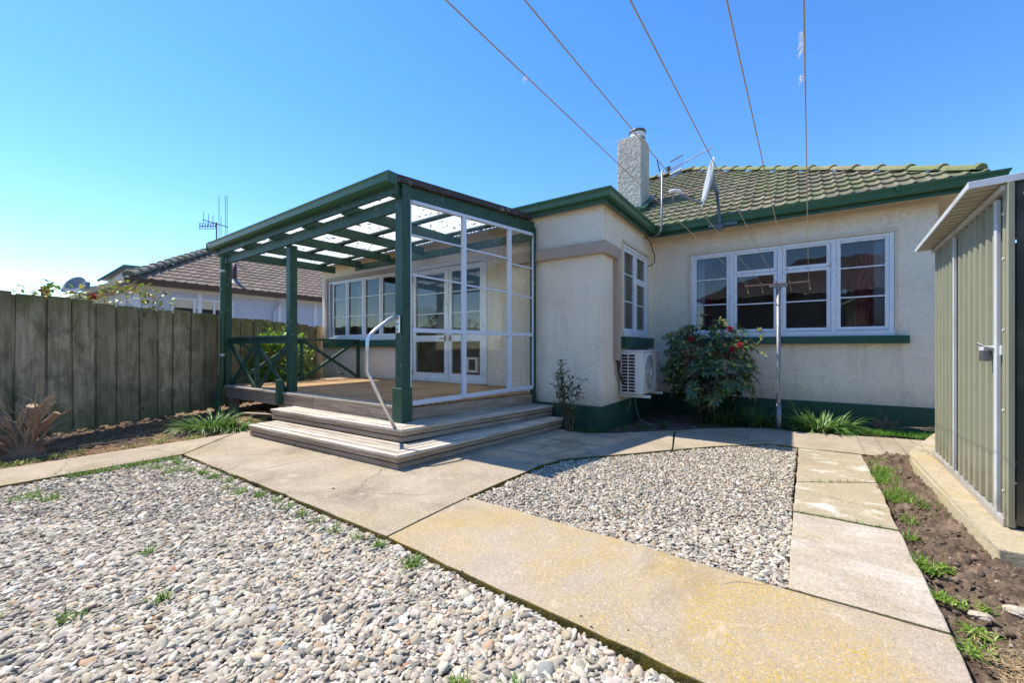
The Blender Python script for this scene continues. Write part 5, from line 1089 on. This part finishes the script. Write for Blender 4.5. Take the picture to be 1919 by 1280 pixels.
m = MB(); caps(m, (-15.42, 3.36, 3.14), (-15.45-TN, 3.39+TN, 3.14+pn*TN), 13, .12); caps(m, (-15.45-TN, 3.39+TN, 3.14+pn*TN), (-15.45-TN, 16, 3.14+pn*TN), 30, .11); m.build('ridge_capping', 'capb', rfn)
m = MB(); m.box(XN+.002, XN+.04, 4.40, 4.46, 1.5, 2.68); m.box(XN+.002, XN+.04, 4.46, 6.1, 2.61, 2.68); m.box(XN+.002, XN+.04, 4.95, 5.03, 1.5, 2.61); m.box(XN+.002, XN+.04, 5.5, 5.56, 1.5, 2.61); m.box(XN+.002, XN+.04, 6.04, 6.1, 1.5, 2.61); wn = m.build('window', 'white', ne)
m = MB(); m._add([(XN+.008, 4.46, 1.5), (XN+.008, 6.04, 1.5), (XN+.008, 6.04, 2.61), (XN+.008, 4.46, 2.61)], [(0, 1, 2, 3)]); m.build('pane', 'dark', wn)
m = MB(); m._add([(XN+.012, 4.46, 2.36), (XN+.012, 6.04, 2.36), (XN+.012, 6.04, 2.61), (XN+.012, 4.46, 2.61)], [(0, 1, 2, 3)]); m.build('blind', 'soffit', wn)
m = MB(); m.tube([(-15.98, 6.21, 3.35), (-15.98, 6.21, 4.02)], .07, 12); vp = m.build('vent_pipe', 'maroon', rfn, smooth=True)
m = MB(); m.lathe((-15.98, 6.21, 3.36), [(.25, -.1), (.16, .02), (.09, .10), (.075, .14)], 16); m.build('vent_flashing', 'galv', vp, smooth=True)
m = MB(); m.tube([(-15.42, 7.55, 3.0), (-15.42, 7.55, 2.8), (-15.6, 7.52, 2.72), (-15.70, 7.5, 2.6), (-15.70, 7.4, 2.4), (-15.72, 7.4, 0)], .04, 10); m.build('downpipe', 'lav', ne, smooth=True)
na = thing('tv_antenna', 'tall tv antenna with long upright rods on the neighbour roof', 'antenna', (-18.60, 6.6, 4.9))
m = MB(); m.tube([(-18.6, 6.6, 4.8), (-18.6, 6.6, 6.02)], .025, 6); m.build('mast', 'steel', na)
m = MB(); m.tube([(-19.05, 6.3, 6.13), (-18.25, 6.85, 5.84)], .022, 6); m.tube([(-19.16, 6.22, 5.88), (-18.6, 6.6, 5.88)], .016, 6); m.build('boom', 'steel', na)
m = MB()
for (x, y, z0, z1) in ((-18.53, 6.66, 5.0, 7.08), (-18.33, 6.80, 5.3, 7.08), (-18.27, 6.84, 5.3, 7.08), (-19.03, 6.31, 6.0, 6.42), (-18.86, 6.42, 5.9, 6.35), (-18.72, 6.52, 5.85, 6.3), (-18.45, 6.7, 5.5, 6.25)): m.tube([(x, y, z0), (x, y, z1)], .010, 5)
for k in range(7): c = Vector((-19.14+.085*k, 6.23+.058*k, 5.88)); m.tube([c+Vector((-.02, -.02, -.14)), c+Vector((.02, .02, .14))], .009, 5); m.tube([c+Vector((.02, .02, -.14)), c+Vector((-.02, -.02, .14))], .009, 5)
each(m, 'element', 'steel', na)
# building with green roof edge
wh = thing('house', 'white gabled building with green barge boards far behind the fence', 'house', (-31, 7, 0))
m = MB(); fd = Vector((-.567, .8235)); rt = Vector((.8235, .567)); pL, pP, pR = Vector((-30.35, 5.75)), Vector((-29.5, 6.4)), Vector((-27.9, 7.5)); bk_ = fd*7
def q3(p, z): return (p.x, p.y, z)
m._add([q3(pL, 0), q3(pR, 0), q3(pR, 5.25), q3(pP, 5.45), q3(pL, 4.75)], [(0, 1, 2, 3, 4)]); m._add([q3(pL, 0), q3(pL+bk_, 0), q3(pL+bk_, 4.75), q3(pL, 4.75)], [(3, 2, 1, 0)]); m._add([q3(pR, 0), q3(pR+bk_, 0), q3(pR+bk_, 5.25), q3(pR, 5.25)], [(0, 1, 2, 3)]); m.build('wall', 'white', wh)
m = MB(); o1 = -fd*.3
for a_, za, b2, zb2 in ((pL-rt*.25, 4.72, pP, 5.53), (pP, 5.53, pR+rt*.2, 5.32)): m._add([q3(a_+o1, za), q3(b2+o1, zb2), q3(b2+bk_, zb2), q3(a_+bk_, za)], [(0, 1, 2, 3)])
m.build('roof', 'paleroof', wh)
m = MB(); a_ = pP+o1; b2 = pR+rt*.2+o1; m.bar(q3(a_, 5.46), q3(b2, 5.25), .05, .16); wp = pL-rt*.25+o1; m.bar(q3(wp, 4.66), q3(a_, 5.46), .05, .10); m.bar(q3(pL+rt*.9-fd*.05, 4.0), q3(pL+rt*.9-fd*.05, 5.2), .06, .06, up=(1, 0, 0)); m.build('barge_board', 'green', wh)
gh = thing('outbuilding', 'low flat roofed grey outbuilding showing just above the fence', 'outbuilding', (-23.5, 4.4, 0))
m = MB(); pA, pB = Vector((-24.65, 3.66)), Vector((-22.5, 5.1)); bk2 = fd*5
m._add([q3(pA, 0), q3(pB, 0), q3(pB, 3.55), q3(pA, 3.4)], [(0, 1, 2, 3)]); m._add([q3(pA, 0), q3(pA+bk2, 0), q3(pA+bk2, 3.4), q3(pA, 3.4)], [(3, 2, 1, 0)]); m.build('wall', 'brick', gh)
m = MB(); m.bar(q3(pA-rt*.3-fd*.2, 3.48), q3(pB+rt*.2-fd*.2, 3.66), .1, .16); m._add([q3(pA-rt*.3-fd*.2, 3.56), q3(pB+rt*.2-fd*.2, 3.74), q3(pB+bk2, 3.8), q3(pA-rt*.3+bk2, 3.6)], [(0, 1, 2, 3)]); m.build('roof', 'paleroof', gh)
d2 = thing('satellite_dish', 'round grey satellite dish seen over the left fence', 'satellite dish', (-20.26, 3.05, 0))
vs = []; dc2 = Vector((-20.26, 3.05, 3.22)); dn2 = Vector((.5, -.75, .4)).normalized(); dx2 = dn2.cross(Vector((0, 0, 1))).normalized(); dy2 = dx2.cross(dn2)
for j in range(J+1):
    for k in range(K): t = 2*math.pi*k/K; vs.append(dc2+dx2*math.cos(t)*j/J*.37+dy2*math.sin(t)*j/J*.34+dn2*((j/J)**2*.07))
m = MB(); m._add(vs, fs); o = m.build('reflector', 'grey', d2, smooth=True); md = o.modifiers.new('s', 'SOLIDIFY'); md.thickness = .01
m = MB(); m.tube([(-20.3, 3.1, 0), (-20.3, 3.12, 3.0)], .04, 8); m.build('pole', 'galv', d2)
m = MB(); m.tube([dc2-dy2*.3, (-19.92, 3.2, 3.0)], .015, 6); m.tube([(-19.92, 3.25, 3.06), (-19.90, 3.28, 3.36)], .06, 8); m.build('receiver', 'grey', d2)
pch = thing('chimney_pot', 'red chimney pot just showing above the far left fence', 'chimney pot', (-36.2, 4.19, 0))
m = MB(); m.lathe((-36.2, 4.19, 0), [(.18, 0), (.18, 4.38), (.25, 4.40), (.25, 4.44), (.30, 4.45), (.30, 4.52), (.22, 4.54), (.17, 4.6), (.2, 4.62), (.2, 4.70), (.15, 4.70)], 16); m.build('pot', 'red', pch)
# behind the camera: what the windows mirror
rn_ = thing('house', 'brown brick house with hipped corrugated roof mirrored in the front windows', 'house', (2, -7, 0))
m = MB(); m._add([(-3.4, -5.2, 0), (9, -5.2, 0), (9, -5.2, 3.3), (-3.4, -5.2, 3.3)], [(3, 2, 1, 0)]); m._add([(-3.4, -5.2, 0), (-3.4, -13, 0), (-3.4, -13, 3.3), (-3.4, -5.2, 3.3)], [(0, 3, 2, 1)]); m.build('wall', 'brick', rn_)
m = MB()
def corrf(m, pts, dirv, n):
    (a_, b2, c, d) = [Vector(p) for p in pts]; vs = []
    for i in range(n+1):
        t = i/n; h_ = .03*(i % 2); vs += [a_.lerp(b2, t)+Vector((0, 0, h_)), d.lerp(c, t)+Vector((0, 0, h_))]
    m._add(vs, [(2*i, 2*i+2, 2*i+3, 2*i+1) for i in range(n)])
corrf(m, [(-3.8, -4.8, 3.25), (9.4, -4.8, 3.25), (5.6, -9, 5.3), (.4, -9, 5.3)], None, 130); corrf(m, [(-3.8, -4.8, 3.25), (-3.8, -13.2, 3.25), (.4, -9.1, 5.3), (.4, -9.0, 5.3)], None, 80); m.build('roof', 'brtin', rn_)
leafbush((6.2, -2.4, 2.6), (1.6, 1.3, 1.7), 2600, [(.10, .12, .02), (.20, .18, .02), (.06, .09, .02)], .16, 'tree', 'yellow green tree standing behind the viewer and mirrored in the window', 8, 'tree', seed=12)
